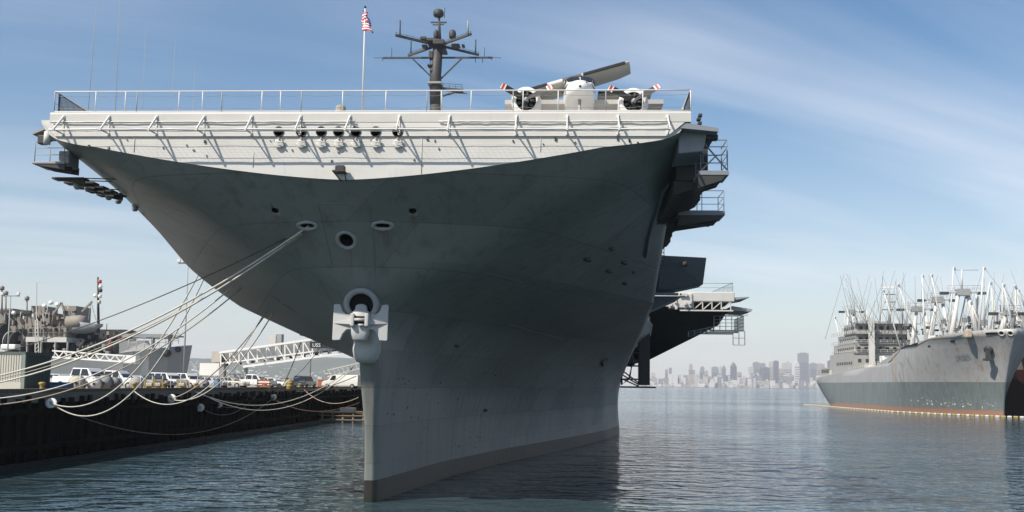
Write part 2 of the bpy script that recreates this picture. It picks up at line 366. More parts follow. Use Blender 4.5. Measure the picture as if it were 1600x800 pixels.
def make_hull():
    zs = [-2, 0, .5, 1.05] + list(np.linspace(1.8, ZK, 30)) + list(np.linspace(ZK, ZT, 20))[1:]
    us = list(np.linspace(0, 1, 64) ** 1.15)
    verts = []; rows = []
    for z in zs:
        row = []
        for side in (-1, 1):
            pts = [plan(z, side, u) + (z,) for u in us]
            B = pts[-1][0]
            pts += [(B, s, z) for s in (150, 165, 180, 205)]
            row.append(pts)
        r = row[0][::-1] + row[1]
        rows.append([len(verts) + i for i in range(len(r))]); verts += r
    b = bmesh.new(); vs = [b.verts.new(v) for v in verts]
    for i in range(len(rows) - 1):
        for j in range(len(rows[0]) - 1):
            b.faces.new([vs[rows[i][j]], vs[rows[i][j + 1]], vs[rows[i + 1][j + 1]], vs[rows[i + 1][j]]])
    b.faces.new([vs[i] for i in rows[-1]]); b.faces.new([vs[i] for i in rows[0]][::-1])
    b.faces.new([vs[r[0]] for r in rows] + [vs[r[-1]] for r in rows][::-1])
    for f in b.faces: f.smooth = True
    b.edges.ensure_lookup_table()
    for e in b.edges:
        if all(abs(v.co.z - ZK) < 1e-4 for v in e.verts) and e.verts[0].co.x > 1.5: e.smooth = False
    geom = list(b.verts) + list(b.edges) + list(b.faces)
    bmesh.ops.bisect_plane(b, geom=geom, plane_co=(0, SF, 0), plane_no=(0, -1, 0), clear_outer=True)
    be = [e for e in b.edges if e.is_boundary]
    loop = [e.verts for e in be]
    arc = sorted({(round(v.co.x, 4), round(v.co.z, 4)) for e in be for v in e.verts if abs(v.co.y - SF) < 1e-3})
    ex = bmesh.ops.extrude_edge_only(b, edges=be)
    nv = [g for g in ex['geom'] if isinstance(g, bmesh.types.BMVert)]
    for v in nv: v.co.y += 1.2
    for e in b.edges:
        if all(abs(v.co.y - SF) < 1e-3 for v in e.verts): e.smooth = False
    ne = [g for g in ex['geom'] if isinstance(g, bmesh.types.BMEdge) and g.is_boundary]
    bmesh.ops.edgenet_fill(b, edges=ne)
    bmesh.ops.remove_doubles(b, verts=b.verts, dist=1e-4)
    bmesh.ops.recalc_face_normals(b, faces=b.faces)
    for e in b.edges:
        if all(abs(v.co.y - SF) < 1e-3 for v in e.verts) or all(abs(v.co.z - ZT) < 1e-3 for v in e.verts): e.smooth = False
    return b, arc
hb, ARC = make_hull()
HULL_BVH = BVHTree.FromBMesh(hb)
def on_hull(x, y):
    d = ray(x, y); p, n, i, dist = HULL_BVH.ray_cast(ship(CAM_P), d)
    return p, n
hull_me = bpy.data.meshes.new('hull'); hb.to_mesh(hull_me); hb.free(); hull_me.materials.append(M_HULL)
hull_me.materials.append(M_BLACK)
hull = link('hull', hull_me, carrier)

def frame_of(n, up=(0, 0, 1)):
    n = Vector(n).normalized(); x = Vector(up).cross(n).normalized(); y = n.cross(x)
    return Matrix((x, y, n)).transposed()       # columns x (right), y (up), n (out)
def ellipse(a, b, n=24, flat=0.0):
    o = []
    for i in range(n):
        t = 2 * math.pi * i / n; c = math.cos(t)
        o.append((a * c + math.copysign(flat, c) if abs(c) > 1e-6 else 0, b * math.sin(t)))
    return o
cut = MB(); lips = []
def opening(x, y, a, b, lip, flat=0.0, depth=1.1, name='mooring_chock'):
    p, n = on_hull(x, y)
    M = frame_of(n)
    e = ellipse(a, b, 24, flat)
    A = [p + M @ Vector((u, v, .5)) for u, v in e]; B = [p + M @ Vector((u, v, -depth)) for u, v in e]
    cut.loft([A, B], caps=True)
    if lip:
        secs = []
        for k in range(9):
            t = math.pi * k / 8
            sc = 1 - math.cos(t)          # 0 .. 2
            off = lip * sc / 1.0
            secs.append([p + M @ Vector((u * (1 + (off - .15 * lip) / math.hypot(u, v)), v * (1 + (off - .15 * lip) / math.hypot(u, v)), lip * 1.0 * math.sin(t) - .05)) for u, v in e])
        lips.append((name, secs))
    return p, n
opening(430, 329, .17, .15, 0); opening(645, 330, .17, .15, 0)
CH1 = opening(480, 353, .16, .12, .11, flat=.17)
CH2 = opening(598, 353, .16, .12, .11, flat=.17)
HAW = opening(541, 376, .33, .36, .10, name='hawse_pipe')
opening(447, 476, .30, .22, .09, flat=.1, name='side_hawse_pipe')
bpy.context.view_layer.update()
def boolean(obj, cutter_mb, parent=None):
    c = cutter_mb.build('cutter', M_BLACK, parent)
    md = obj.modifiers.new('cut', 'BOOLEAN'); md.object = c; md.operation = 'DIFFERENCE'; md.solver = 'EXACT'
    bpy.context.view_layer.update()
    dg = bpy.context.evaluated_depsgraph_get()
    me = bpy.data.meshes.new_from_object(obj.evaluated_get(dg)); old = obj.data
    obj.modifiers.clear(); obj.data = me
    bpy.data.objects.remove(c)
    return obj
n_before = len(hull.data.polygons)
boolean(hull, cut, carrier)
print('hull faces', n_before, len(hull.data.polygons))
for name, secs in lips:
    MB().loft(secs, caps=False).build(name, M_HAZE, hull)

# rust that has run down the paint below the openings
def rust_runs(m, spots):
    t = m.node_tree; L = t.links.new; b = t.nodes['Principled BSDF']; src = b.inputs['Base Color'].links[0].from_socket
    c = N(t, 'ShaderNodeTexCoord'); s = N(t, 'ShaderNodeSeparateXYZ'); L(c.outputs['Object'], s.inputs[0])
    mp = N(t, 'ShaderNodeMapping'); mp.inputs['Scale'].default_value = (14, .3, .7); L(c.outputs['Object'], mp.inputs[0])
    n = N(t, 'ShaderNodeTexNoise'); n.inputs['Scale'].default_value = 1; n.inputs['Detail'].default_value = 4; L(mp.outputs[0], n.inputs['Vector'])
    nr = N(t, 'ShaderNodeMapRange'); nr.inputs[1].default_value = .38; nr.inputs[2].default_value = .7; L(n.outputs[0], nr.inputs[0])
    def M(op, x, y):
        q = N(t, 'ShaderNodeMath', operation=op)
        for i, v in enumerate((x, y)):
            if isinstance(v, (int, float)): q.inputs[i].default_value = v
            else: L(v, q.inputs[i])
        return q.outputs[0]
    tot = None
    for x0, z0, w, ln, k in spots:
        dx = M('DIVIDE', M('ABSOLUTE', M('SUBTRACT', s.outputs[0], x0), 0), w)
        ax_ = N(t, 'ShaderNodeMapRange'); ax_.inputs[1].default_value = 1; ax_.inputs[2].default_value = .3; L(dx, ax_.inputs[0])
        az = N(t, 'ShaderNodeMapRange'); az.inputs[1].default_value = z0 - ln; az.inputs[2].default_value = z0; L(s.outputs[2], az.inputs[0])
        cut_ = M('LESS_THAN', s.outputs[2], z0)
        v = M('MULTIPLY', M('MULTIPLY', ax_.outputs[0], az.outputs[0]), M('MULTIPLY', cut_, k))
        fr_ = M('MULTIPLY', v, M('LESS_THAN', s.outputs[1], 6.0))
        tot = fr_ if tot is None else M('MAXIMUM', tot, fr_)
    f = M('MULTIPLY', tot, nr.outputs[0])
    mx = N(t, 'ShaderNodeMixRGB'); mx.inputs[2].default_value = (.13, .075, .04, 1); L(f, mx.inputs[0]); L(src, mx.inputs[1]); L(mx.outputs[0], b.inputs['Base Color'])
def spot(x, y, w, ln, k):
    p, n = on_hull(x, y); return (p.x, p.z, w, ln, k)
rust_runs(M_HULL, [spot(480, 358, .42, 1.5, .8), spot(598, 358, .42, 1.2, .7), spot(541, 386, .3, 1.8, .7), spot(430, 332, .16, 1.0, .7), spot(645, 333, .16, .9, .6), spot(500, 440, .25, 2.2, .8), spot(530, 455, .2, 1.5, .7), spot(700, 340, .3, 1.8, .4), spot(575, 590, .3, 2.6, .5)])
# ---- raised weld lines that frame the stem plate
def seam(pts, r=.018):
    q = []
    for x, y in pts:
        p, n = on_hull(x, y); q.append(p + n * .004)
    fine = []
    for a, b in zip(q[:-1], q[1:]):
        fine += [a.lerp(b, k / 6) for k in range(6)]
    fine.append(q[-1])
    MB().tube(fine, r, 5).build('weld_bead', M_HULL, hull)
seam([(496, 318), (540, 318), (577, 318)]); seam([(577, 318), (580, 345), (584, 372), (586, 420), (587, 462)])
seam([(496, 318), (503, 345), (510, 375), (518, 410), (526, 455)])
seam([(760, 426), (790, 434), (815, 441)]); seam([(790, 505), (830, 517), (880, 530)])

# ---- front bulkhead: flat plating between the knuckle and the deck
def make_plate():
    low = [(x, z) for x, z in ARC if z < ZT - 1e-3]
    low.sort(); poly = [(x, z) for x, z in low]
    a, b = poly[0], poly[-1]
    poly = poly + [(b[0] + .03, ZT), (a[0] - .03, ZT)]
    mb = MB(); mb.prism(poly, 'y', SF - .06, SF + .10)
    return mb, a, b
pm, PA, PB = make_plate()
def plate_mat(name='corrugated_pale_plating', lo=(.53, .515, .485), hi=(.67, .655, .62)):
    m = bpy.data.materials.new(name); m.use_nodes = True; t = m.node_tree; L = t.links.new; b = t.nodes['Principled BSDF']
    b.inputs['Roughness'].default_value = .6; b.inputs['Specular IOR Level'].default_value = .3
    c = N(t, 'ShaderNodeTexCoord'); s = N(t, 'ShaderNodeSeparateXYZ'); L(c.outputs['Object'], s.inputs[0])
    n = N(t, 'ShaderNodeTexNoise'); n.inputs['Scale'].default_value = .9; n.inputs['Detail'].default_value = 7; L(c.outputs['Object'], n.inputs['Vector'])
    mx = N(t, 'ShaderNodeMixRGB'); mx.inputs[1].default_value = lo + (1,); mx.inputs[2].default_value = hi + (1,); L(n.outputs[0], mx.inputs[0])
    mp = N(t, 'ShaderNodeMapping'); mp.inputs['Scale'].default_value = (3.5, 1, .35); L(c.outputs['Object'], mp.inputs[0])
    ns = N(t, 'ShaderNodeTexNoise'); ns.inputs['Scale'].default_value = 1.2; ns.inputs['Detail'].default_value = 7; ns.inputs['Roughness'].default_value = .7; L(mp.outputs[0], ns.inputs['Vector'])
    rp = N(t, 'ShaderNodeValToRGB'); rp.color_ramp.elements[0].position = .62; rp.color_ramp.elements[1].position = .78; L(ns.outputs[0], rp.inputs[0])
    k = N(t, 'ShaderNodeMath', operation='MULTIPLY'); k.inputs[1].default_value = .5; L(rp.outputs[0], k.inputs[0])
    m2 = N(t, 'ShaderNodeMixRGB'); m2.inputs[2].default_value = (.27, .25, .22, 1); L(k.outputs[0], m2.inputs[0]); L(mx.outputs[0], m2.inputs[1])
    L(m2.outputs[0], b.inputs['Base Color'])
    # fine horizontal ribs between two heights
    z = s.outputs[2]
    fr = N(t, 'ShaderNodeMath', operation='FRACT'); dv = N(t, 'ShaderNodeMath', operation='DIVIDE'); dv.inputs[1].default_value = .115; L(z, dv.inputs[0]); L(dv.outputs[0], fr.inputs[0])
    l1 = N(t, 'ShaderNodeMath', operation='LESS_THAN'); l1.inputs[1].default_value = .16; L(fr.outputs[0], l1.inputs[0])
    g = N(t, 'ShaderNodeMath', operation='GREATER_THAN'); g.inputs[1].default_value = 15.12; L(z, g.inputs[0])
    k2 = N(t, 'ShaderNodeMath', operation='MULTIPLY'); L(l1.outputs[0], k2.inputs[0]); L(g.outputs[0], k2.inputs[1])
    sb = N(t, 'ShaderNodeMath', operation='MULTIPLY'); sb.inputs[1].default_value = -1; L(k2.outputs[0], sb.inputs[0])
    bp = N(t, 'ShaderNodeBump'); bp.inputs['Strength'].default_value = .5; bp.inputs['Distance'].default_value = .012; L(sb.outputs[0], bp.inputs['Height']); L(bp.outputs[0], b.inputs['Normal'])
    return m
M_PLATE = plate_mat(); M_STRAKE = plate_mat('pale_strake', (.58, .565, .53), (.70, .685, .65))
plate = pm.build('bow_plating', M_PLATE, carrier)
def front(x, y, d=0.0): return ship(at(x, y, D0 + SF - d))
rf = random.Random(11)
for k in range(34):
    x_ = rf.uniform(140, 1000); y_ = rf.uniform(206, 262 - abs(x_ - 530) * .075)
    p_ = front(x_, y_); MB().cbox((p_.x, SF - .085, p_.z), (rf.uniform(.03, .09), .06, rf.uniform(.03, .16))).build('pad_eye', rf.choice([M_DARK, M_WIRE, M_HAZE]), carrier)
for x_, y0_, y1_ in ((397, 238, 262), (660, 205, 272), (212, 205, 238), (845, 206, 238)):
    a_, b_ = front(x_, y0_), front(x_, y1_); MB().tube([(a_.x, SF - .075, a_.z), (a_.x, SF - .075, b_.z)], .012, 5).build('weld_bead', M_PALE, carrier)
VENTS = [437, 472, 503, 530, 557, 588, 622]
vc = MB()
for vx in VENTS:
    p = front(vx, 207); vc.lathe((p.x, SF - .4, p.z), (0, 1, 0), [(0, 0), (.21, 0), (.21, .8), (0, .8)], 20, False)
boolean(plate, vc, carrier)
for vx in VENTS:
    p = front(vx, 207)
    vp = MB().lathe((p.x, SF - .06, p.z), (0, -1, 0), [(.205, -.5), (.205, .10), (.235, .10), (.235, -.02)], 24).build('vent_port', M_DARK, carrier)  # dark tube colour stands in for the shade inside the hole
    l = MB()
    c = Vector((p.x + .02, SF - .14, p.z - .52))
    l.lathe(c, (0.12, -1, .18), [(0, .045), (.15, .04), (.205, .025), (.215, 0), (.215, -.04), (0, -.04)], 24)
    l.bar((p.x + .02, SF - .05, p.z - .26), (p.x + .02, SF - .13, p.z - .34), .06, .03)
    l.tube([c + Vector((-.07, -.12, 0)), c + Vector((.07, -.12, 0))], .016, 5)
    for a in (-.5, .6, 1.6):
        l.cbox(c + Vector((.215 * math.cos(a), -.03, .215 * math.sin(a))), (.06, .09, .05))
    l.build('hinged_lid', M_PALE, vp)
# horizontal ledge where the ribbed plating ends


# ---- flight deck
TL, TR = ship(xz(77, D0 + SF - .2, 17.3)).x, ship(xz(1080, D0 + SF - .2, 17.3)).x
def make_deck():
    mb = MB()
    prof = [(SF - .10, 16.95), (SF - .145, 16.97), (SF - .15, 17.34), (SF - .12, 17.42), (SF - .04, ZD), (160, ZD), (160, 17.13), (SF + .3, 17.13), (SF + .2, 16.95)]
    secs = []
    for t in np.linspace(TL, TR, 25):
        bow = 0.0
        secs.append([(t, y - (bow if y < 100 else 0), z) for y, z in prof])
    mb.loft(secs, smooth=False)
    return mb
make_deck().build('flight_deck', M_PALE, carrier)
# soffit strip and long pipes under the deck lip

ZB = 16.36                               # the upper strake overlaps the ribbed plating down to here
def arc_t(z):
    l = [x for x, zz in ARC if zz <= z]; return min(l), max(l)
bl, br_ = arc_t(ZB); tl_, tr_ = arc_t(16.9)
bd = MB(); bd.prism([(bl, ZB), (br_, ZB), (tr_ + .02, 16.948), (tl_ - .02, 16.948)], 'y', SF - .135, SF - .02); band = bd.build('upper_strake', M_STRAKE, carrier)
vb = MB()
for vx in VENTS:
    p = front(vx, 207); vb.lathe((p.x, SF - .4, p.z), (0, 1, 0), [(0, 0), (.215, 0), (.215, .8), (0, .8)], 20, False)
boolean(band, vb, carrier)
def long_rail(zc, d, x0, x1, r, name='net_rail', m=M_RAILP):
    a, b = front(x0, 200, d), front(x1, 200, d)
    n = 40
    return MB().tube([(a.x + (b.x - a.x) * k / n, SF - d + random.uniform(-.012, .012), zc + random.uniform(-.014, .010)) for k in range(n + 1)], r, 6).build(name, m, carrier)
long_rail(16.46, .92, 76, 1046, .042); long_rail(16.42, .74, 90, 1040, .010, 'net_cable', M_WIRE); long_rail(16.50, .45, 90, 1040, .010, 'net_cable', M_WIRE)
long_rail(16.98, .21, 80, 555, .028); long_rail(16.98, .21, 685, 1045, .028); long_rail(16.70, .20, 150, 980, .014, 'net_cable', M_WIRE)
# safety net: sparse mesh of thin cords lying between the rails
net = MB()
for x in range(90, 1040, 9):
    a, b = front(x, 190, .9), front(x + 2, 195, .5); net.bar((a.x, SF - .9, 16.43), (b.x, SF - .45, 16.48), .004)
net.build('safety_net', M_WIRE, carrier)
tag(carrier.children[-1], kind='stuff')
BR = [101, 172, 246, 320, 394, 470, 547, 624, 702, 806, 885, 964, 1041]
for bx in BR:
    t = front(bx + 1, 185).x
    br = MB(); A = (t, SF - .16, 17.22); B = (t + .02, SF - .14, 16.45); T = (t + random.uniform(-.03, .03), SF - .95, 16.46 + random.uniform(-.02, .02))
    br.bar(A, T, .05, .085); br.bar(T, B, .04, .06); br.bar(A, B, .045, .04)
    br.cbox((t, SF - .16, 17.2), (.12, .06, .16)); br.cbox((t, SF - .15, 16.45), (.10, .06, .1))
    br.cbox(T, (.08, .09, .10))
    br.build('net_bracket', M_RAILP, carrier)
# ---- small light platform under the vents
p = front(531, 266, .35)
lf = MB(); lf.box((p.x - .28, SF - .62, p.z - .10), (p.x + .26, SF - .06, p.z - .05))
lf.bar((p.x - .25, SF - .6, p.z - .08), (p.x + .02, SF - .08, p.z - .42), .04); lf.bar((p.x + .24, SF - .6, p.z - .08), (p.x + .24, SF - .08, p.z - .42), .04)
lfo = lf.build('lamp_shelf', M_DARK, carrier)
MB().box((p.x - .12, SF - .55, p.z - .049), (p.x + .22, SF - .2, p.z + .18)).build('lamp_housing', M_DARK, lfo, .02)
MB().box((p.x - .26, SF - .58, p.z - .049), (p.x - .14, SF - .25, p.z + .16)).build('lamp_lens', M_PALE, lfo, .02)

# ---- deck-edge railing
railing = bpy.data.objects.new('deck_railing', None); COL.objects.link(railing); railing.parent = carrier
PX = [86, 150, 196, 214, 280, 317, 347, 409, 439, 471, 536, 603, 667, 690, 736, 802, 817, 872, 947, 1004, 1079]
def deckpt(x, d, z):
    q = xz(x, D0 + SF - d, z); return ship(q)
RY = -SF
posts = []
for i, x in enumerate(PX):
    t = deckpt(x, -.1, 18.2).x; y = SF + .1
    posts.append(t)
    MB().tube([(t, y, ZD), (t + random.uniform(-.02, .02), y, 18.42)], .024, 6).build('post', M_RAILP if i % 3 else M_HAZE, railing)
yy = SF + .1
MB().tube([(t, yy, 18.42) for t in posts], .028, 6).build('top_rail', M_RAILP, railing)
MB().tube([(t, yy, ZD + .07) for t in posts], .024, 6).build('bottom_rail', M_RAILP, railing)
for zc in (18.24, 17.70):
    pts = []
    for a, b in zip(posts[:-1], posts[1:]):
        for k in range(6):
            u = k / 6; pts.append((a + (b - a) * u, yy, zc - .05 * 4 * u * (1 - u) + random.uniform(-.008, .008)))
    pts.append((posts[-1], yy, zc)); MB().tube(pts, .008, 4).build('wire', M_WIRE, railing)
# side returns of the railing running aft
for t, w in ((posts[0], 18), (posts[-1], 16)):
    for k in range(1, 7):
        MB().tube([(t, yy + k * 2.6, ZD), (t, yy + k * 2.6, 18.42)], .024, 6).build('post', M_RAILP, railing)
    MB().tube([(t, yy, 18.42), (t, yy + w, 18.42)], .026, 6).build('top_rail', M_RAILP, railing)
    MB().tube([(t, yy, 17.9), (t, yy + w, 17.9)], .010, 5).build('wire', M_WIRE, railing)
# triangular mesh windbreaks in both corners
def mesh_panel(pts, parent, step=.055):
    """woven panel: crossed thin bars inside a triangle a-b-c (right angle at a)"""
    a, b, c = map(Vector, pts); mb = MB(); n = int((b - a).length / step); m = int((c - a).length / step)
    for i in range(n):
        u = i / n; mb.bar(a.lerp(b, u), a.lerp(b, u) + (c - a) * (1 - u), .022, .01)
    for i in range(m):
        u = i / m; mb.bar(a.lerp(c, u), a.lerp(c, u) + (b - a) * (1 - u), .022, .01)
    mb.bar(b, c, .05); mb.bar(a, b, .05); mb.bar(a, c, .04)
    return mb.build('mesh_windbreak', M_NET, parent)
mesh_panel([(posts[0] + .12, yy + .15, ZD + .03), (posts[0] + .12, yy + .15, 18.36), (posts[0] + 1.5, yy + .15, ZD + .03)], carrier)
mesh_panel([(posts[-1] - .02, yy + .12, ZD + .03), (posts[-1] - .02, yy + .12, 18.36), (posts[-1] - .30, yy + .5, ZD + .03)], carrier)

# ---- handrail helper used by the side platforms
def handrail(parent, loop, h=1.0, m=M_HAZE, levels=(1, .66, .33), r=.022, every=1.3):
    mb = MB()
    for a, b in zip(loop[:-1], loop[1:]):
        a, b = Vector(a), Vector(b); n = max(1, round((b - a).length / every))
        for k in range(n + 1):
            q = a.lerp(b, k / n); mb.tube([q, q + Vector((0, 0, h))], r, 5)
        for l in levels: mb.tube([a + Vector((0, 0, h * l)), b + Vector((0, 0, h * l))], r * (1 if l == 1 else .7), 5)
    return mb.build('handrail', m, parent)

# ---- port side (picture right): catwalks below the deck edge
def platform(t0, t1, y0, y1, z, thick, m=M_BLUE, rail=True, name='catwalk', beams=True, h=1.05):
    o = MB().box((t0, y0, z - thick), (t1, y1, z)).build(name, m, carrier, .02)
    if beams:
        n = max(2, int((y1 - y0) / .9))
        for k in range(n + 1):
            y = y0 + .08 + (y1 - y0 - .16) * k / n
            MB().prism([(t0, z - thick), (t1 - .15, z - thick), (t1 - .3, z - thick - .22), (t0, z - thick - .55)] if t0 > 0 else [(t0 + .1, z - thick), (t1, z - thick), (t1, z - thick - .25), (t0 + .4, z - thick - .08)], 'y', y - .05, y + .05).build('bracket', M_DARK, o)
    if rail: handrail(o, [(t0 + .1, y0 + .05, z), (t1 - .05, y0 + .05, z), (t1 - .05, y1 - .05, z), (t0 + .1, y1 - .05, z)], h, m)
    return o
# boxy gallery hanging just under the deck edge at the corner
g = MB(); g.prism([(14.3, 15.75), (15.35, 15.85), (15.5, 16.55), (15.3, 16.85), (14.3, 17.1)], 'y', SF + .5, SF + 3.2)
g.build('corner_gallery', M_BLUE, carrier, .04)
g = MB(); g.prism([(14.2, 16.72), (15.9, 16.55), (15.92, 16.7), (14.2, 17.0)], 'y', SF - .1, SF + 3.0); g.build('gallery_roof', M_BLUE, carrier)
for k, (x, z) in enumerate(((15.1, 16.8), (15.16, 16.98), (15.12, 17.16), (15.18, 17.32))):
    MB().cbox((x, SF + .2, z), (.16, .3, .12)).build('junction_box', M_DARK, carrier, .02)
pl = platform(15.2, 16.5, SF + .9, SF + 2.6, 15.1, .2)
lb = MB(); lb.bar((15.3, SF + .98, 16.5), (16.43, SF + .98, 15.15), .06); lb.bar((15.3, SF + 1.0, 15.1), (16.0, SF + 1.0, 15.8), .06); lb.build('brace', M_BLUE, pl)
handrail(pl, [(15.4, SF + .96, 15.5), (16.43, SF + .96, 15.5), (16.43, SF + 2.5, 15.5)], .95, M_BLUE, (1,))
MB().box((15.5, SF + .6, 16.4), (16.0, SF + 1.0, 16.62)).build('flood_lamp', M_DARK, pl, .03)
# long stepped gallery continuing aft along the deck edge
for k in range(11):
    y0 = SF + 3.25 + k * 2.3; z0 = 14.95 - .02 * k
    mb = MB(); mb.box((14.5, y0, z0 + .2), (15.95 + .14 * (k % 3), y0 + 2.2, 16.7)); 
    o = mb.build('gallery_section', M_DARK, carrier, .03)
    for j in range(4):
        yb = y0 + .15 + .55 * j
        MB().prism([(14.4, z0 + .2), (15.95 + .14 * (k % 3), z0 + .2), (15.8, z0 - .05), (14.4, z0 - .45)], 'y', yb, yb + .12).build('bracket', M_DARK, o)
pl = platform(15.3, 17.7, SF + 9.4, SF + 11.4, 14.85, .24)
MB().bar((15.6, SF + 9.5, 14.1), (16.9, SF + 9.5, 14.05), .06).build('boat_boom', M_DARK, pl)
# rounded frame of the side opening, with its row of rivets
def side_frame():
    pts = [(1066, 262), (1046, 285), (1036, 297), (1029, 318), (1020, 345), (1013, 372), (1008, 400)]
    q = []
    for x, y in pts:
        r = on_hull(x, y)
        if r[0] is None: continue
        q.append((r[0], r[1]))
    mb = MB(); n = len(q)
    if n < 3: return
    path = [p + m * .05 for p, m in q]
    mb.tube(path, .10, 6); mb.build('opening_coaming', M_BLUE, hull)
side_frame()
# gun sponson
sp_ = MB()
y0, y1 = 24.5, 29.5
TG = ship(at(1105, 415, D0 + y0)).x
sp_.loft([[(14.2, y0 + 3.2, 12.9), (TG - 2, y0 + 2.8, 13.15), (TG, y0 + 2.2, 13.5), (TG, y0 + .3, 15.3), (TG - 3, y0, 15.4), (14.2, y0, 15.75)],
         [(14.2, y1 + 1, 12.9), (TG - 2, y1 + 1, 13.15), (TG, y1 - .4, 13.5), (TG, y1 - .4, 15.3), (TG - 3, y1, 15.4), (14.2, y1, 15.75)]], smooth=False)
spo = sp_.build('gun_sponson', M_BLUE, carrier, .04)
for t in (15.3, 16.6): MB().add([(t, y0 + .1, 15.35), (t, y0 + 2.7, 13.2), (t, y0 + 2.4, 13.1), (t, y0 - .15, 15.3), (t + .08, y0 + .1, 15.35), (t + .08, y0 + 2.7, 13.2), (t + .08, y0 + 2.4, 13.1), (t + .08, y0 - .15, 15.3)], [(0, 1, 2, 3), (7, 6, 5, 4), (0, 1, 5, 4), (1, 2, 6, 5), (2, 3, 7, 6), (3, 0, 4, 7)]).build('stiffener', M_BLUE, spo)
MB().box((14.2, y0 + 2.6, 12.72), (TG - 1.8, y0 + 3.1, 12.88)).build('ledge', M_BLUE, spo)
lm = MB().lathe((TG - 1.6, y0 + .5, 14.85), (.2, -1, -.2), [(0, -.2), (.16, -.2), (.2, .18), (.12, .26), (0, .26)], 12).build('flood_lamp', M_DARK, spo)
un = MB(); un.loft([[(12.0, y0 + 5.6, 9.8), (14.2, y0 + 5, 10.8), (TG - 1.4, y0 + 3.4, 12.7), (12.0, y0 + 3.4, 12.7)], [(12.0, y1 + 6, 9.8), (14.2, y1 + 6, 10.8), (TG - 1.4, y1 + 4, 12.7), (12.0, y1 + 4, 12.7)]], smooth=False)
un.build('sponson_underside', M_BLUE, carrier)
for k in range(6):
    MB().bar((15.6 - .02 * k, 21.5, 15.2 + .3 * k - .9), (16.5, 21.5, 15.2 + .3 * k - .9), .05).build('ladder_rung', M_DARK, carrier)
for t in (15.6, 16.5): MB().bar((t, 21.5, 14.2), (t, 21.5, 16.2), .05).build('ladder_stile', M_DARK, carrier)
# flare of the hull side towards the after sponsons
fl = MB()
fs = []
for y, t in ((40, 15.0), (52, 16.6), (64, 18.8), (76, 20.4), (92, 21.4)):
    fs.append([(13.0, y, 7.5), (13.5 + (t - 13.5) * .35, y, 9.0), (t, y, 12.2), (t + .2, y, 13.4), (13.0, y, 13.6)])
fl.loft(fs, smooth=True); fl.build('side_bulge', M_HULL, carrier)
# after sponson wedge under the angled deck
YD = 80
TA, TE = ship(at(1062, 460, D0 + YD - 3)).x, ship(at(1148, 460, D0 + YD - 3)).x      # inboard and outboard ends of the deck lip
zl0, zl1 = 16.45, ZD + .25
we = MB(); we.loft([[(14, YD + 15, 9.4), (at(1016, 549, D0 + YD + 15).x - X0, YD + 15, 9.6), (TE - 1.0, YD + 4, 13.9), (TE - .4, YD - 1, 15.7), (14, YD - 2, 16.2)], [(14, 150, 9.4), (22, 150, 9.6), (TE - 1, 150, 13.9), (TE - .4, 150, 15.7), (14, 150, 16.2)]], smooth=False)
we.build('angled_deck_sponson', M_DARK, carrier)  # the shade on this overhang is put into the dark colour
ad = MB(); ad.box((TA, YD - 3, zl0), (TE, 150, zl1)); adk = ad.build('angled_deck', M_PALE, carrier, .12)
nb_ = 5
for k in range(nb_):
    t0 = TA + .5 + (TE - TA - 2.2) * k / (nb_ - 1)
    tr = MB(); tr.bar((t0, YD - 2.9, 15.4), (t0 + 1.2, YD - 2.9, zl0), .12); tr.bar((t0 + 1.2, YD - 2.9, zl0), (t0 + 1.2, YD - 2.9, 15.3), .12); tr.build('truss_brace', M_PALE, adk)
MB().box((TA, YD - 3.05, 15.25), (TE - .2, YD - 2.75, 15.42)).build('truss_chord', M_PALE, adk)
MB().box((TA - 1.2, YD - 3.2, 15.6), (TA + 1.6, YD - .5, 17.5)).build('end_housing', M_PALE, adk, .15)
for k in range(10): MB().cbox((TA - 1.2 + random.uniform(0, 2.6), YD - 3.4, random.uniform(15.6, 17.4)), (.3, .3, .4)).build('pipe_fitting', M_PALE, adk, .04)
handrail(adk, [(TA + .2, YD - 2.8, zl1), (TE - .2, YD - 2.8, zl1)], 1.1, M_WIRE, (1, .5), .03, 4.5)
mesh_panel([(TE - .2, YD - 2.7, zl1), (TE - .2, YD - 2.7, zl1 + 1.2), (TE - 2.8, YD - 2.7, zl1)], adk, .16)
jb = MB(); jb.prism([(TE, 15.5), (TE + 2.4, 15.4), (TE + 2.6, 15.7), (TE, 16.1)], 'y', YD - 1, YD + 6); jb.prism([(TE, 16.8), (TE + 2.2, 17.2), (TE + 2.2, 17.3), (TE, 17.2)], 'y', YD - 1, YD + 6); jb.build('net_platform', M_HAZE, carrier)
ow = bpy.data.objects.new('outboard_walkway', None); COL.objects.link(ow); ow.parent = carrier
for k in range(3):
    o = MB().box((TE - 2.5, YD + 1 + 4 * k, 13.0), (TE + 1.8, YD + 1.8 + 4 * k, 13.15)).build('walkway_floor', M_PALE, ow)
handrail(ow, [(TE - 2.0, YD + 1, 13.15), (TE + 1.8, YD + 1, 13.15), (TE + 1.8, YD + 8, 13.15)], 1.8, M_PALE, (1, .75, .5, .25), .05, .8)
handrail(ow, [(TE + .4, YD + .8, 11.2), (TE + 1.9, YD + .8, 11.2)], 1.8, M_PALE, (1, .5, 0), .05, .75)
handrail(ow, [(TE - .8, YD + .8, 15.0), (TE + 2.2, YD + .8, 15.0)], .8, M_PALE, (1, .5, 0), .04, .8)
handrail(ow, [(TE - 5.4, YD + .2, 12.2), (TE - 2.2, YD + .2, 12.9)], .6, M_HAZE, (1, .5, 0), .05, .8)
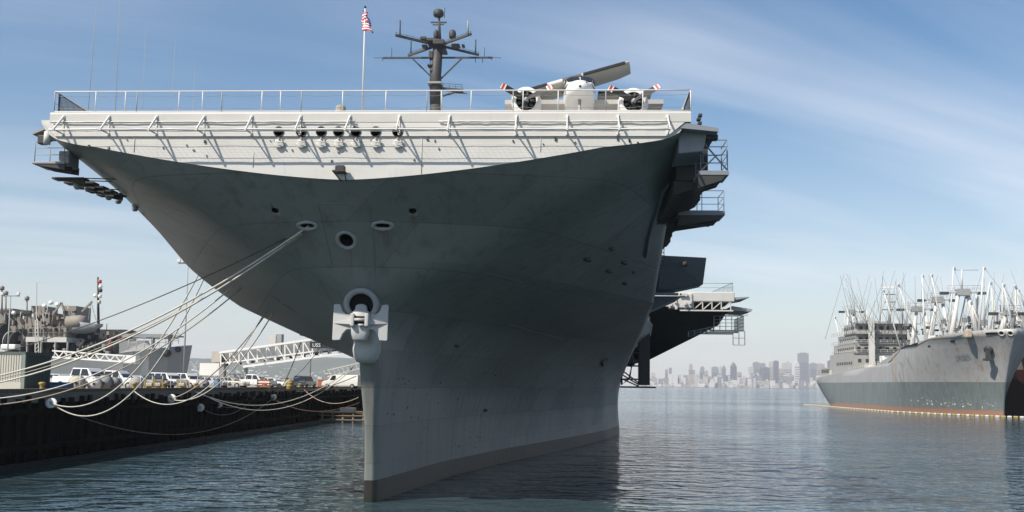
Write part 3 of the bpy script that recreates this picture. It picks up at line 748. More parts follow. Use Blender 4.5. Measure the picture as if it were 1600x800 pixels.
# lattice support hanging to just above eye level
ls = bpy.data.objects.new('elevator_guide', None); COL.objects.link(ls); ls.parent = carrier
YG = 72
MB().box((18.6, YG, 5.9), (19.9, YG + 1.6, 14.2)).build('guide_column', M_DARK, ls)
MB().box((16.4, YG - .2, 5.55), (20.6, YG + 1.9, 5.75)).build('foot_plate', M_DARK, ls)
for k in range(5):
    z = 6.6 + 1.6 * k; MB().bar((16.2, YG + .5, z), (18.7, YG + .5, z), .18).build('crossbar', M_DARK, ls)
for k in range(3):
    MB().bar((16.4, YG + .5, 5.8 + k * .55 + .9), (18.6, YG + .5, 5.75 + k * .2), .16).build('diagonal', M_DARK, ls)
for z in (8.6, 10.4, 12.0):
    MB().lathe((17.6, YG, z), (0, -1, 0), [(0, .3), (.5, .3), (.55, 0), (0, 0)], 12).build('roller', M_DARK, ls)
bf = MB(); q = [(16.2, 61, 11.2), (16.6, 61, 10.8), (17.1, 61, 8.6), (16.7, 61, 6.6), (15.9, 61, 5.9), (15.7, 61, 8.4), (15.8, 61, 10.6), (16.2, 61, 11.2)]
bf.tube(q, .14, 6); bf.tube([(16.5, 61, 9.8), (16.0, 61, 7.6)], .08, 5); bf.tube([(16.9, 61, 8.3), (15.8, 61, 8.8)], .08, 5); bf.build('boat_fender_frame', M_DARK, carrier)
# overboard discharges and scuppers along the port side
for x, y, a, b in ((918, 405, .5, .18), (955, 388, .3, .12), (975, 410, .5, .14), (951, 423, .42, .16), (976, 442, .3, .16), (990, 425, .3, .08), (758, 641, .42, .12), (713, 540, .25, .1)):
    p, n = on_hull(x, y)
    if p is None: continue
    M = frame_of(n)
    mb = MB(); mb.loft([[p + M @ Vector((u * (1 - .25 * k), v * (1 - .25 * k), .10 * k - .03)) for u, v in ellipse(a, b, 12)] for k in (0, 1, 1.6)]); mb.build('scupper', M_DARK, hull)
for k in range(60):
    x, y = random.uniform(600, 960), random.uniform(580, 700)
    p, n = on_hull(x, y)
    if p is None or p.z < 1.4: continue
    M = frame_of(n); r = random.uniform(.04, .08)
    MB().loft([[p + M @ Vector((u * (1 - .3 * j), v * (1 - .3 * j), .03 * j - .01)) for u, v in ellipse(r * random.uniform(.8, 1.5), r, 8)] for j in (0, 1)]).build('rivet_scar', M_DARK, hull)

# ---- starboard side (picture left)
PLX = ship(at(50, 245, D0 + SF + .8)).x
pl = platform(PLX, PLX + 1.5, SF + .8, SF + 2.2, 15.45, .10, M_HAZE, h=.95)
MB().box((PLX + .95, SF + 1.3, 15.45), (PLX + 1.45, SF + 2.2, 16.05)).build('locker', M_HAZE, pl, .04)
MB().prism([(PLX + .35, 16.5), (PLX + 1.2, 16.85), (PLX + 1.25, 16.93), (PLX + .4, 16.64)], 'y', SF + .1, SF + 1.6).build('gallery_roof', M_HAZE, carrier)
MB().box((PLX + .55, SF + .15, 16.1), (PLX + .9, SF + .5, 16.5)).build('winch', M_DARK, carrier, .05)
MB().tube([(PLX + 1.05, SF + .05, 16.05), (PLX + 1.08, SF + .05, 16.6)], .15, 12).build('roller', M_PALE, carrier)
for k in range(5):
    y = SF + 2.4 + k * 1.0
    o = MB().box((PLX + .1 + .05 * k, y, 15.0), (PLX + 1.6, y + .6, 15.08)).build('gallery_grating', M_DARK, carrier)
    MB().prism([(PLX + .3, 15.0), (PLX + 1.6, 15.0), (PLX + 1.6, 14.75)], 'y', y + .1, y + .18).build('bracket', M_DARK, o)
for k, (x, y) in enumerate(((121, 288), (138, 292), (170, 305), (185, 311), (211, 323), (226, 328), (240, 334), (257, 346), (270, 352))):
    q = ship(atX(x, y, X0 - 13.3 - .1 * (k % 2)))
    lo = MB().bar((q.x - .1, q.y, q.z + .30), (q.x + 3.0, q.y + .2, q.z + .25), .045).build('lamp_arm', M_DARK, carrier)
    MB().lathe((q.x, q.y, q.z + .28), (0, 0, -1), [(.03, 0), (.05, .12), (.16, .18), (.17, .42), (.10, .52), (0, .54)], 12).build('flood_lamp', M_HAZE, lo)
# after starboard sponsons with the fairleads for the breast lines
for (x, y, w) in ((318, 412, 3.2), (478, 520, 4.0)):
    q = ship(atX(x, y, X0 - 14.6))
    o = MB().box((q.x - .6, q.y, q.z - .25), (q.x + w + 4, q.y + 3, q.z)).build('starboard_sponson', M_BLUE, carrier)
    MB().prism([(q.x - .3, q.z - .25), (q.x + w + 4, q.z - .25), (q.x + w + 4, q.z - 1.6)], 'y', q.y + .3, q.y + 2.6).build('bracket', M_DARK, o)
    handrail(o, [(q.x - .5, q.y + .1, q.z), (q.x + w, q.y + .1, q.z)], 1.0, M_HAZE)
    MB().box((q.x + .2, q.y + .5, q.z + .01), (q.x + 1.4, q.y + 1.4, q.z + .9)).build('chock_block', M_DARK, o, .05)

# ---- whip antennas on the starboard edge
for x0, y0, x1, y1, Y in ((141, 133, 156, -60, 50.5), (182, 133, 190, -60, 53.5), (224, 133, 228, 40, 57), (270, 133, 274, 60, 61), (303, 133, 305, 95, 65)):
    a, b = ship(at(x0, y0, Y)), ship(at(x1, y1, Y))
    d = (b - a).normalized(); a = a - d * ((a.z - ZD) / d.z)
    MB().tube([a, a.lerp(b, .5), b], .026, 6, .006).build('whip_antenna', M_HAZE, carrier)

# ---- mast above the island
YM = 150
mast = bpy.data.objects.new('mast', None); COL.objects.link(mast); mast.parent = carrier
def mp_(x, y, dy=0): return ship(at(x, y, YM + dy))
PXM = YM / F
def mbar(x0, y0, x1, y1, w, dy0=0, dy1=0, name='yardarm', m=M_MAST, parent=mast):
    return MB().bar(mp_(x0, y0, dy0), mp_(x1, y1, dy1), w * PXM).build(name, m, parent)
base = mp_(681, 165); topm = mp_(685, 66)
foot = Vector((base.x, base.y, ZD))
MB().tube([foot, base], 1.05, 12, .95).build('mast_column', M_MAST, mast)
MB().tube([base, mp_(681, 118), topm], .95, 12, .75).build('mast_column', M_MAST, mast)
is_ = MB().box((foot.x - 4.5, foot.y - 6, ZD), (foot.x + 4.5, foot.y + 22, ZD + 9)).build('island', M_HAZE, carrier)
MB().tube([mp_(687, 66), mp_(686, 20)], .28, 8, .12).build('topmast', M_MAST, mast)
for (cx_, cy_, r, h) in ((685, 20, 8.5, 12), (681, 53, 4, 14), (707, 53, 5.8, 14)):
    c = mp_(cx_, cy_ + h / 2); rr = r * PXM; hh = h * PXM
    MB().lathe((c.x, c.y, c.z), (0, 0, 1), [(0, 0), (rr * .8, 0), (rr, hh * .2), (rr, hh * .6), (rr * .8, hh * .88), (rr * .4, hh * 1.0), (0, hh * 1.04)], 14).build('radome', M_MAST, mast)
mbar(673, 35, 698, 35, 2); mbar(676, 39, 694, 38, 1.5); mbar(686, 62, 686, 30, 2.5)
for a in ((618, 55, 680, 70, 3.4, -3), (736, 53, 694, 68, 3.4, -3), (638, 87, 678, 73, 3, 3), (748, 86, 694, 73, 3, 3)):
    o = mbar(*a[:5], dy0=a[5], name='arm_platform')
    A, B = mp_(a[0], a[1], a[5]), mp_(a[2], a[3])
    handrail(o, [A, B], 4.5 * PXM, M_MAST, (1, .5), .03, .9)
for x, y0, y1, dy, w, m in ((625, 55, 32, -3, 2, M_MAST), (731, 53, 32, -3, 2.4, M_HAZE), (642, 86, 64, 3, 2, M_MAST), (743, 85, 62, 3, 2, M_MAST)):
    MB().tube([mp_(x, y0, dy), mp_(x + .3, y1, dy)], w * PXM / 2 * 1.1, 8).build('rod_antenna', m, mast)
mbar(598, 90.5, 770, 90, 2.6); mbar(584, 90.5, 600, 90.5, .8); mbar(768, 90, 783, 90.5, .8)
mbar(645, 92, 677, 123, 2.2, name='yard_strut'); mbar(722, 91, 689, 123, 2.2, name='yard_strut')
MB().cbox(mp_(676, 66), (16 * PXM, 3.0, 4 * PXM)).build('mast_platform', M_MAST, mast); MB().cbox(mp_(687, 70), (18 * PXM, 3.2, 8 * PXM)).build('mast_platform', M_MAST, mast, .1)
for x, y, w, h in ((674, 87, 7, 12), (673, 103, 10, 3), (675, 112, 6, 2.5), (695, 82, 8, 4), (662, 61, 10, 5), (712, 72, 14, 4), (664, 73, 9, 3), (724, 72, 5, 2)):
    MB().cbox(mp_(x, y), (w * PXM, 1.4, h * PXM)).build('radar_box', M_MAST, mast, .1)
o = mbar(690, 139, 724, 142, 5, name='mast_platform'); handrail(o, [mp_(692, 137), mp_(722, 139)], 7 * PXM, M_MAST, (1, .5), .035, .9)
mbar(692, 150, 712, 144, 2.5, name='yard_strut'); mbar(712, 145, 730, 146, 1.5)
o = MB().cbox(mp_(680, 132), (22 * PXM, 2.4, 3 * PXM)).build('mast_platform', M_HAZE, mast)
for x in (672, 677): MB().tube([mp_(x, 160), mp_(x, 92)], .07, 5).build('ladder_stile', M_MAST, mast)
for x, y0, y1 in ((612, 90, 75), (757, 90, 74), (754, 90, 98), (743, 90, 98), (598, 90, 95), (768, 90, 94)):
    MB().tube([mp_(x, y0), mp_(x, y1)], .05, 5).build('rod_antenna', M_MAST, mast)
MB().tube([mp_(694, 28), mp_(695, 12)], .06, 5).build('rod_antenna', M_MAST, mast)

# ---- letter V welded on the stem
def text_obj(s, name, loc, rot, size, m, parent=None, ext=.004, align='CENTER'):
    cu = bpy.data.curves.new(name, 'FONT'); cu.body = s; cu.size = size; cu.extrude = ext; cu.align_x = align
    cu.resolution_u = 3; tmp = bpy.data.objects.new('tmp_text', cu); COL.objects.link(tmp); bpy.context.view_layer.update()
    me = bpy.data.meshes.new_from_object(tmp.evaluated_get(bpy.context.evaluated_depsgraph_get())); bpy.data.objects.remove(tmp); bpy.data.curves.remove(cu)
    me.materials.clear(); me.materials.append(m)
    o = link(name, me, parent); o.location = loc; o.rotation_euler = rot
    return o

_p, _n = on_hull(565, 624)
if _p is not None:
    text_obj('V', 'stem_mark', _p + Vector((-.02, -.03, -.1)), (R(90), 0, R(-35)), .32, M_DARK, hull, .004)
# ================================================================== ANCHOR on the stem
pA, nA = on_hull(556, 500)
bol, _ = on_hull(562, 548)
zc0 = pA.z; yc0 = s0(zc0)
def make_anchor_gear():
    # bolster and hawse ring belong to the hull
    ring = MB(); c = Vector((0, s0(9.35) - .42, 9.42)); e = ellipse(.70, .64, 28)
    secs = []
    for k in range(11):
        t = math.pi * (k / 10) * 1.25
        r = .16; off = -r * math.cos(t)
        secs.append([c + Vector((u * (1 + (off + .0) / .78), -r * math.sin(t) * 1.1 + (v * -.30), v * (1 + off / .72))) for u, v in e])
    ring.loft(secs, caps=False); ring.build('hawse_ring', M_HAZE, hull)
    pit = MB(); pit.add([c + Vector((u * .98, .12 - v * .30, v * .98)) for u, v in e], [tuple(range(len(e)))]); pit.build('hawse_mouth', M_BLACK, hull)
    # skirt joins ring to the hull
    sk = MB(); A = [c + Vector((u * 1.2, -v * .30 - .02, v * 1.22)) for u, v in e]; B = [c + Vector((u * 1.28, 1.7 - v * .25, v * 1.3 - .35)) for u, v in e]
    sk.loft([A, B], caps=False); sk.build('hawse_boss', M_HULL, hull)
    # rounded bolster below the anchor
    b = MB(); secs = []
    for z, w, y0, y1 in ((8.75, .50, -.15, 1.9), (8.3, .62, -.42, 1.8), (7.8, .70, -.68, 1.5), (7.35, .70, -.82, 1.2), (6.98, .62, -.80, .9), (6.78, .46, -.6, .7), (6.7, .25, -.3, .5)):
        s = []
        for i in range(20):
            t = 2 * math.pi * i / 20; cu, sn = math.cos(t), math.sin(t)
            cu = math.copysign(abs(cu) ** .55, cu); sn = math.copysign(abs(sn) ** .55, sn)
            s.append((w * .86 * cu, s0(7.6) + (y0 + y1) / 2 + (y1 - y0) / 2 * sn, z))
        secs.append(s)
    b.loft(secs); b.build('anchor_bolster', M_ANCHOR, hull)
make_anchor_gear()
ax = thing('ship_anchor', (X0, D0 + s0(8.6) - .95, 8.55), 'grey stockless anchor stowed against the carrier stem', 'anchor')
for sgn in (-1, 1):
    fl_ = MB()
    poly = [(.32, -.30), (.62, -.32), (.80, -.52), (.92, -.82), (1.24, -.84), (1.28, -.78), (1.28, .84), (1.22, .90), (.98, .88), (.86, .55), (.70, .42), (.32, .40)]
    poly = [(u * sgn, v) for u, v in poly]
    A = [(u, -.12 + .05 * abs(u), v) for u, v in poly]; B = [(u * .98, .16 - .02 * abs(u), v * .97) for u, v in poly]
    n = len(poly); fl_.add(A + B, [tuple(range(n)), tuple(range(n, 2 * n))[::-1]] + [(i, n + i, n + (i + 1) % n, (i + 1) % n) for i in range(n)])
    fo = fl_.build('fluke', M_ANCHOR, ax, .03)
    rb = MB(); rb.add([(.35 * sgn, -.32, .12), (.35 * sgn, -.32, -.12), (1.22 * sgn, -.08, .03), (1.22 * sgn, -.08, -.03), (.35 * sgn, -.08, .2), (.35 * sgn, -.08, -.2)],
           [(0, 1, 3, 2), (0, 2, 4), (1, 5, 3), (4, 2, 3, 5), (0, 4, 5, 1)]); rb.build('palm_rib', M_ANCHOR, fo)
cr = MB(); secs = []
for z, w, d in ((-.86, .20, .12), (-.78, .34, .2), (-.5, .42, .26), (0, .46, .34), (.4, .44, .34), (.52, .40, .28), (.60, .30, .2), (.82, .26, .16), (.90, .12, .08)):
    secs.append([(w * math.copysign(abs(math.cos(t)) ** .6, math.cos(t)), d * math.copysign(abs(math.sin(t)) ** .6, math.sin(t)), z) for t in [2 * math.pi * i / 16 for i in range(16)]])
cr.loft(secs); cr.build('crown', M_ANCHOR, ax)
for s in (-1, 1): MB().box((s * .33 - .09, -.52, -.25), (s * .33 + .09, -.2, .38)).build('cheek', M_ANCHOR, ax, .05)
MB().box((-.24, -.36, -.12), (.24, -.345, .26)).build('slot', M_BLACK, ax)
MB().tube([(-.26, -.42, .08), (.26, -.42, .08)], .075, 10).build('pin', M_ANCHOR, ax)
MB().tube([(-.05, -.40, -.17), (.2, -.40, -.17)], .06, 8).build('pin', M_ANCHOR, ax)
MB().bar((0, .1, .3), (0, 1.5, 1.4), .34, .28).build('shank', M_ANCHOR, ax)
ax.rotation_euler = (R(-8), 0, R(4))

# ================================================================== DECK THINGS
# flagpole and flag
q = at(567, 150, D0 + SF + .7)
fp = thing('flagpole', (q.x, q.y, ZD), 'slim white flagpole standing at the bow deck edge', 'flagpole')
H = at(568, 13, D0 + SF + .7).z - ZD
MB().tube([(0, 0, 0), (.0, 0, H)], .045, 8, .028).build('pole', M_RAILP, fp)
MB().lathe((0, 0, H), (0, 0, 1), [(0, 0), (.05, .02), (.06, .06), (.03, .11), (0, .13)], 10).build('finial', M_DARK, fp)
def make_flag():
    w, h, nx, nz = 1.15, .66, 26, 26
    vs, fs, mi = [], [], []
    for i in range(nx + 1):
        u = i / nx
        for j in range(nz + 1):
            v = j / nz
            x = -.16 + .42 * (1 - abs(2 * ((u * 1.6) % 1) - 1)) * (.5 + .6 * v) + .08 * u
            x += .05 * math.sin(9 * v + 5 * u); y = .10 * math.sin(11 * u + 2 * v) - .06 * u
            z = -v * .78 - .32 * u ** 1.2 - .05 * math.sin(6 * u)
            vs.append((x * 1.0 + .02, y, z))
    for i in range(nx):
        for j in range(nz):
            a = i * (nz + 1) + j; fs.append((a, a + nz + 1, a + nz + 2, a + 1)); stripe = int(j / nz * 13) % 2
            mi.append(2 if (i > nx * .72 and j < nz * .54) else stripe)
    me = bpy.data.meshes.new('flag'); me.from_pydata(vs, [], fs)
    for m in (mat('flag_red', (.55, .05, .06), .8), mat('flag_white', (.8, .78, .76), .8), mat('flag_blue', (.03, .05, .2), .8)): me.materials.append(m)
    me.polygons.foreach_set('material_index', mi); me.polygons.foreach_set('use_smooth', [True] * len(fs))
    o = link('flag', me); o.location = (q.x, q.y, ZD + H - .08)
    tag(o, 'limp red and white striped flag hanging from the bow flagpole', 'flag')
make_flag()
# squat bollard-like drum on deck
q = at(533, 152, D0 + SF + 1.1)
db = thing('deck_drum', (q.x, q.y, ZD), 'squat weathered drum on the flight deck behind the railing, beside the flagpole', 'drum')
MB().lathe((0, 0, 0), (0, 0, 1), [(.22, 0), (.235, .12), (.225, .14), (.235, .3), (.225, .32), (.235, .48), (.22, .55), (.16, .6), (0, .61)], 16).build('drum_body', mat('drum_tan', (.30, .28, .23), .8, var=.2, scale=4), db)
MB().lathe((0, 0, .3), (0, 0, 1), [(.24, 0), (.25, .02), (.24, .04)], 16).build('hoop', M_HAZE, db)

# ---- twin-engined aircraft with folded wings
def make_plane():
    Y = 52.0
    pl = thing('naval_aircraft', (at(905, 140, Y).x, Y, ZD), 'white twin-engined naval aircraft with folded wings parked on the flight deck', 'aircraft')
    O = Vector(pl.location); k = Y / F
    def L(x, y, dy=0): return at(x, y, Y + dy) - O
    white = mat('aircraft_white', (.74, .73, .70), .35, var=.05, scale=2); grey = mat('aircraft_grey', (.42, .41, .38), .5, var=.08); boot = mat('deicer_black', (.02, .02, .022), .6)
    cz = L(905, 143).z
    secs = []
    for y, w, h, dz in ((-2.6, .06, .06, -.50), (-2.5, .30, .24, -.48), (-2.2, .54, .40, -.46), (-1.8, .70, .50, -.48), (-1.4, .78, .56, -.50), (-.9, .82, .75, -.5), (-.3, .84, .92, -.48), (1.5, .84, .95, -.48), (5, .8, .9, -.45), (8, .4, .6, -.2), (9.5, .1, .3, 0)):
        secs.append([(w * math.copysign(abs(math.cos(t)) ** .85, math.cos(t)), y, cz + dz + h * math.copysign(abs(math.sin(t)) ** .85, math.sin(t))) for t in [2 * math.pi * i / 24 for i in range(24)]])
    b = MB().loft(secs).build('fuselage', white, pl)
    # cockpit hood with two big front panes
    hood = []
    for y, w, z0, z1 in ((-1.80, .60, -.12, -.06), (-1.60, .72, -.14, .12), (-1.2, .78, -.14, .40), (-.7, .76, -.1, .52), (.6, .66, -.1, .52)):
        hood.append([(-w, y, cz + z0), (-w * .9, y, cz + z0 + (z1 - z0) * .6), (-w * .45, y, cz + z1), (w * .45, y, cz + z1), (w * .9, y, cz + z0 + (z1 - z0) * .6), (w, y, cz + z0)])
    MB().loft(hood, smooth=True).build('cockpit_hood', white, pl)
    for s in (-1, 1):
        w = MB(); P = [(.05, -1.80, .07), (.62, -1.70, .03), (.68, -1.50, .20), (.48, -1.30, .37), (.05, -1.34, .41)]
        A = [Vector((s * u, y - .03, cz + z)) for u, y, z in P]; B = [a + Vector((0, .08, -.02)) for a in A]
        n = len(P); w.add(A + B, [tuple(range(n)), tuple(range(n, 2 * n))] + [(i, (i + 1) % n, n + (i + 1) % n, n + i) for i in range(n)])
        w.build('windscreen', M_GLASS, pl)
        w = MB(); P = [(.76, -1.58, .0), (.86, -.95, -.02), (.82, -.95, .24), (.74, -1.36, .22)]
        A = [Vector((s * u, y, cz + z)) for u, y, z in P]; B = [a - Vector((s * .05, 0, 0)) for a in A]
        w.add(A + B, [(0, 1, 2, 3), (4, 5, 6, 7), (0, 1, 5, 4), (1, 2, 6, 5), (2, 3, 7, 6), (3, 0, 4, 7)]); w.build('side_window', M_GLASS, pl)
    MB().loft([[((.80 + .02) * math.cos(t) * 1.0, y, cz + dz + .62 * math.sin(t)) for t in np.linspace(R(2), R(178), 15)] for y, dz in ((-1.72, -.56), (-1.45, -.54))], closed=False, caps=False).build('anti_glare_band', boot, pl)
    MB().lathe((.0, -2.5, cz - .5), (0, -1, 0), [(.09, 0), (.06, .14), (0, .16)], 10).build('nose_lamp', M_DARK, pl)
    for (x, dz) in ((-.16, -.24), (.2, -.22), (.32, -.23)): MB().lathe((x, -2.3, cz + dz), (0, -1, 0), [(.05, -.1), (.05, .06), (0, .07)], 8).build('nose_vent', M_DARK, pl)
    # centre wing section
    cwz = L(905, 163).z
    MB().prism([(-.6, cwz - .15), (1.6, cwz - .1), (1.8, cwz + .05), (.2, cwz + .18), (-.6, cwz + .08)], 'x', L(790, 150).x, L(1035, 150).x).build('centre_wing', grey, pl)
    for s, hx, hy, tips in ((-1, 822, 157, ((783, 133), (862, 135))), (1, 990, 159, ((951, 136), (1030, 134)))):
        c = L(hx, hy, -2.0)
        en = MB().lathe((c.x, c.y, c.z), (0, 1, 0), [(.66, .0), (.74, .06), (.78, .35), (.76, 1.2), (.62, 2.6), (.2, 4.2)], 22).build('engine_nacelle', white, pl)
        MB().lathe((c.x, c.y - .02, c.z), (0, 1, 0), [(.52, .05), (.66, .0), (.66, .10)], 22).build('cowl_lip', white, en)
        MB().lathe((c.x, c.y + .12, c.z), (0, -1, 0), [(0, 0), (.62, 0)], 18).build('engine_face', M_BLACK, en)  # black disc, the shade inside the cowl put into its colour
        for j in range(9):
            a = 2 * math.pi * j / 9; MB().tube([(c.x + .2 * math.cos(a), c.y + .05, c.z + .2 * math.sin(a)), (c.x + .48 * math.cos(a), c.y + .06, c.z + .48 * math.sin(a))], .07, 6).build('engine_cylinder', M_DARK, en)
        pr = MB().lathe((c.x, c.y - .35, c.z), (0, 1, 0), [(0, 0), (.08, .02), (.13, .12), (.15, .4), (0, .42)], 12).build('propeller_hub', M_HAZE, pl)
        dirs = [(L(x, y, -2.4) - Vector((c.x, c.y - .25, c.z))) for x, y in tips]
        dirs.append(Vector((0, 0, -1)) * dirs[0].length)
        for d in dirs:
            ln = d.length; d = d.normalized(); h = Vector((c.x, c.y - .25, c.z)); sx = d.cross(Vector((0, 1, 0))).normalized()
            def seg(a, b, wa, wb, m, nm):
                q = MB(); tw = Vector((0, .05, 0))
                pts = [h + d * (ln * a) - sx * wa - tw, h + d * (ln * a) + sx * wa + tw, h + d * (ln * b) + sx * wb + tw, h + d * (ln * b) - sx * wb - tw]
                q.add(pts + [p + Vector((0, .05, 0)) for p in pts], [(0, 1, 2, 3), (7, 6, 5, 4), (0, 1, 5, 4), (1, 2, 6, 5), (2, 3, 7, 6), (3, 0, 4, 7)]); return q.build(nm, m, pr)
            seg(.05, .45, .07, .15, boot, 'blade'); seg(.45, .82, .15, .15, boot, 'blade')
            seg(.82, .87, .15, .148, M_WHITE, 'tip_band'); seg(.87, .96, .148, .14, M_RED, 'tip_band'); seg(.96, 1.0, .14, .11, M_WHITE, 'tip_band')
    # folded wing panels lying across the back
    def panel(le0, le1, te1, te0, dy, m, nm):
        """slab seen from below: leading edge le0->le1, trailing edge te0->te1 (pixels)"""
        P0, P1, Q1, Q0 = L(*le0, dy), L(*le1, dy), L(*te1, dy + 1.6), L(*te0, dy + 1.6)
        secs = []
        for u in np.linspace(0, 1, 11):
            a, b = P0.lerp(P1, u), Q0.lerp(Q1, u)
            if u > .93: b = b.lerp(a, .12)
            th = .22 * (1 - .35 * u); nrm = (b - a).cross(P1 - P0).normalized()
            if nrm.z < 0: nrm = -nrm
            prof = []
            for f, tt in ((0, 0), (.06, .6), (.25, 1), (.6, .8), (1, .05)): prof.append(a.lerp(b, f) + nrm * th * tt)
            for f, tt in ((.6, -.35), (.25, -.5), (.06, -.4)): prof.append(a.lerp(b, f) + nrm * th * tt)
            secs.append(prof)
        w = MB().loft(secs, smooth=False).build(nm, m, pl)
        return w, P0, P1, Q1, Q0
    w, P0, P1, Q1, Q0 = panel((800, 147), (983, 96), (986, 118), (800, 176), 0, grey, 'folded_wing')
    def strip(a, b, m, nm, off=.05, r=.14):
        A, B = P0.lerp(P1, a), P0.lerp(P1, b)
        d = (B - A).normalized(); MB().bar(A + Vector((0, -.02, -.02)), B + Vector((0, -.02, -.02)), .17, .13).build(nm, m, w)
    strip(.08, .30, boot, 'deicer_boot'); strip(.305, .43, white, 'leading_edge'); strip(.435, .59, mat('wing_fold_brown', (.16, .13, .10), .8), 'wing_fold_gear'); strip(.60, .605, white, 'joint'); strip(.61, .965, boot, 'deicer_boot')
    w2 = MB().prism([(L(935, 150).x, L(935, 146).z), (L(1020, 150).x, L(1020, 141).z), (L(1020, 150).x, L(1020, 134).z), (L(935, 150).x, L(935, 139).z)], 'y', .6, 3.0).build('folded_wing', grey, pl)
    MB().box((L(935, 150).x, .5, L(935, 144).z), (L(1012, 150).x, .6, L(1012, 138).z)).build('deicer_boot', boot, w2)
    # undercarriage
    for x in (-2.8, 2.8): 
        s = MB().tube([(x, .4, cz - 1.0), (x, .4, .45)], .1, 8).build('gear_leg', M_HAZE, pl); MB().lathe((x - .12, .4, .45), (1, 0, 0), [(0, 0), (.42, 0), (.45, .06), (.45, .18), (.42, .24), (0, .24)], 16).build('wheel', M_RUBBER, s)
    s = MB().tube([(0, -1.8, cz - .6), (0, -1.8, .3)], .08, 8).build('gear_leg', M_HAZE, pl); MB().lathe((-.1, -1.8, .3), (1, 0, 0), [(0, 0), (.28, 0), (.3, .05), (.3, .15), (.28, .2), (0, .2)], 14).build('wheel', M_RUBBER, s)
make_plane()

# ================================================================== PIER
PXW, PZ = -36.0, 4.85
pier = thing('pier', (PXW, 40, 0), 'long dark timber-faced pier running alongside the carrier', 'pier')
MB().box((-46, -20, PZ - .7), (0, 260, PZ)).build('pier_deck', M_CONC, pier)
MB().box((-45.8, -20, -2), (-.5, 260, PZ - .7)).build('pier_core', M_BLACK, pier)
MB().box((-.35, -20, PZ + .001), (.0, 260, PZ + .26)).build('bull_rail', M_WOOD, pier, .03)
pile_me = None
for k in range(150):
    y = -18 + k * 1.45 + (.3 if k % 2 else 0)
    if pile_me is None:
        o = MB().tube([(0, 0, -2), (0, 0, 4.6)], .2, 8, .18).build('fender_pile', M_TIMBER, pier); pile_me = o.data
    else: o = link('fender_pile', pile_me, pier)
    o.location = (.22, y, random.uniform(-.25, .12)); o.rotation_euler = (0, random.uniform(-.012, .012), random.uniform(0, 3)); s_ = random.uniform(.85, 1.15); o.scale = (s_, s_, 1)
for k in range(46):
    MB().box((-.42, -18 + k * 6.0, .6), (.02, -12.2 + k * 6.0, 4.1)).build('sheet_panel', M_TIMBER, pier)
for z in (1.0, 3.4):
    MB().box((.30, -18, z), (.46, 255, z + .3)).build('wale_beam', M_TIMBER, pier)
MB().box((.1, -18, -.2), (.75, 255, .22)).build('camel_log', mat('wet_log', (.05, .05, .045), .5, var=.3), pier)

def bollard(x, Y, label, m=M_YEL):
    p = Vector((PXW - .9, Y, PZ))
    b = thing('mooring_bollard', p, label, 'bollard', 'yellow bollards along the pier edge')
    MB().box((-.35, -.35, 0), (.35, .35, .07)).build('base_plate', M_DARK, b, .02)
    MB().lathe((0, 0, .07), (0, 0, 1), [(.18, 0), (.16, .1), (.15, .42), (.24, .5), (.25, .58), (.15, .64), (0, .65)], 14).build('bollard_post', m, b)
    return p
bollard(0, 62.0, 'yellow bollard in front of the corrugated shed')
bollard(0, 69.2, 'yellow bollard beside the blue crate at the pier edge')
bollard(0, 84.5, 'yellow bollard at the pier edge before the white crew-cab pickup')
bollard(0, 91.0, 'yellow bollard right above the largest rope guard')
bollard(0, 99.0, 'yellow bollard between the white station wagons and the pier edge')
bollard(0, 122.5, 'yellow bollard near the yellow bin at the pier edge')
bollard(0, 139.0, 'farthest yellow bollard, by the white van')

# ---- things standing on the pier
def pbox(x0, y0, x1, y1, Y, depth, name, m, parent=None, bevel=0.0, org=Vector((0, 0, 0))):
    a, b = at(x0, y1, Y), at(x1, y0, Y)
    zlo, zhi = min(a.z, b.z), max(a.z, b.z)
    return MB().box((a.x - org.x, Y - org.y, zlo - org.z), (b.x - org.x, Y + depth - org.y, zhi - org.z)).build(name, m, parent, bevel)
# corrugated shed / container
M_SHED = mat('shed_cream', (.50, .49, .43), .6, var=.1, scale=1, streak=.2); M_SHEDG = mat('shed_green_shaded', (.09, .12, .11), .6, var=.15)  # the end wall's shade is put into the dark green copy
sx1 = xz(40, 70, 7).x
shed = thing('corrugated_shed', (sx1 - 6, 70, PZ), 'ribbed cream container shed with an end wall coloured as in shade on the pier edge', 'shed')
MB().box((-2.5, .06, .12), (5.94, 3.7, 2.78)).build('shed_body', M_SHEDG, shed)
for k in range(44):
    x = -2.4 + k * .19
    if x < 5.72: MB().box((x, -.02, .72), (x + .105, .06, 2.66)).build('rib', M_SHED, shed)
MB().box((-2.5, .02, .70), (5.75, .058, 2.68)).build('wall_sheet', M_SHED, shed)
MB().box((-2.55, -.05, 2.66), (6.0, 3.75, 2.86)).build('roof_edge', M_SHEDG, shed)
MB().box((5.74, -.05, .0), (6.0, .12, 2.66)).build('corner_post', mat('shed_sage', (.2, .25, .22), .6), shed)
MB().box((-2.5, -.04, 0), (5.74, .1, .70)).build('plinth', M_SHED, shed)
for k in range(9): MB().box((5.94, .3 + k * .38, .2), (5.99, .42 + k * .38, 2.6)).build('end_rib', M_SHEDG, shed)

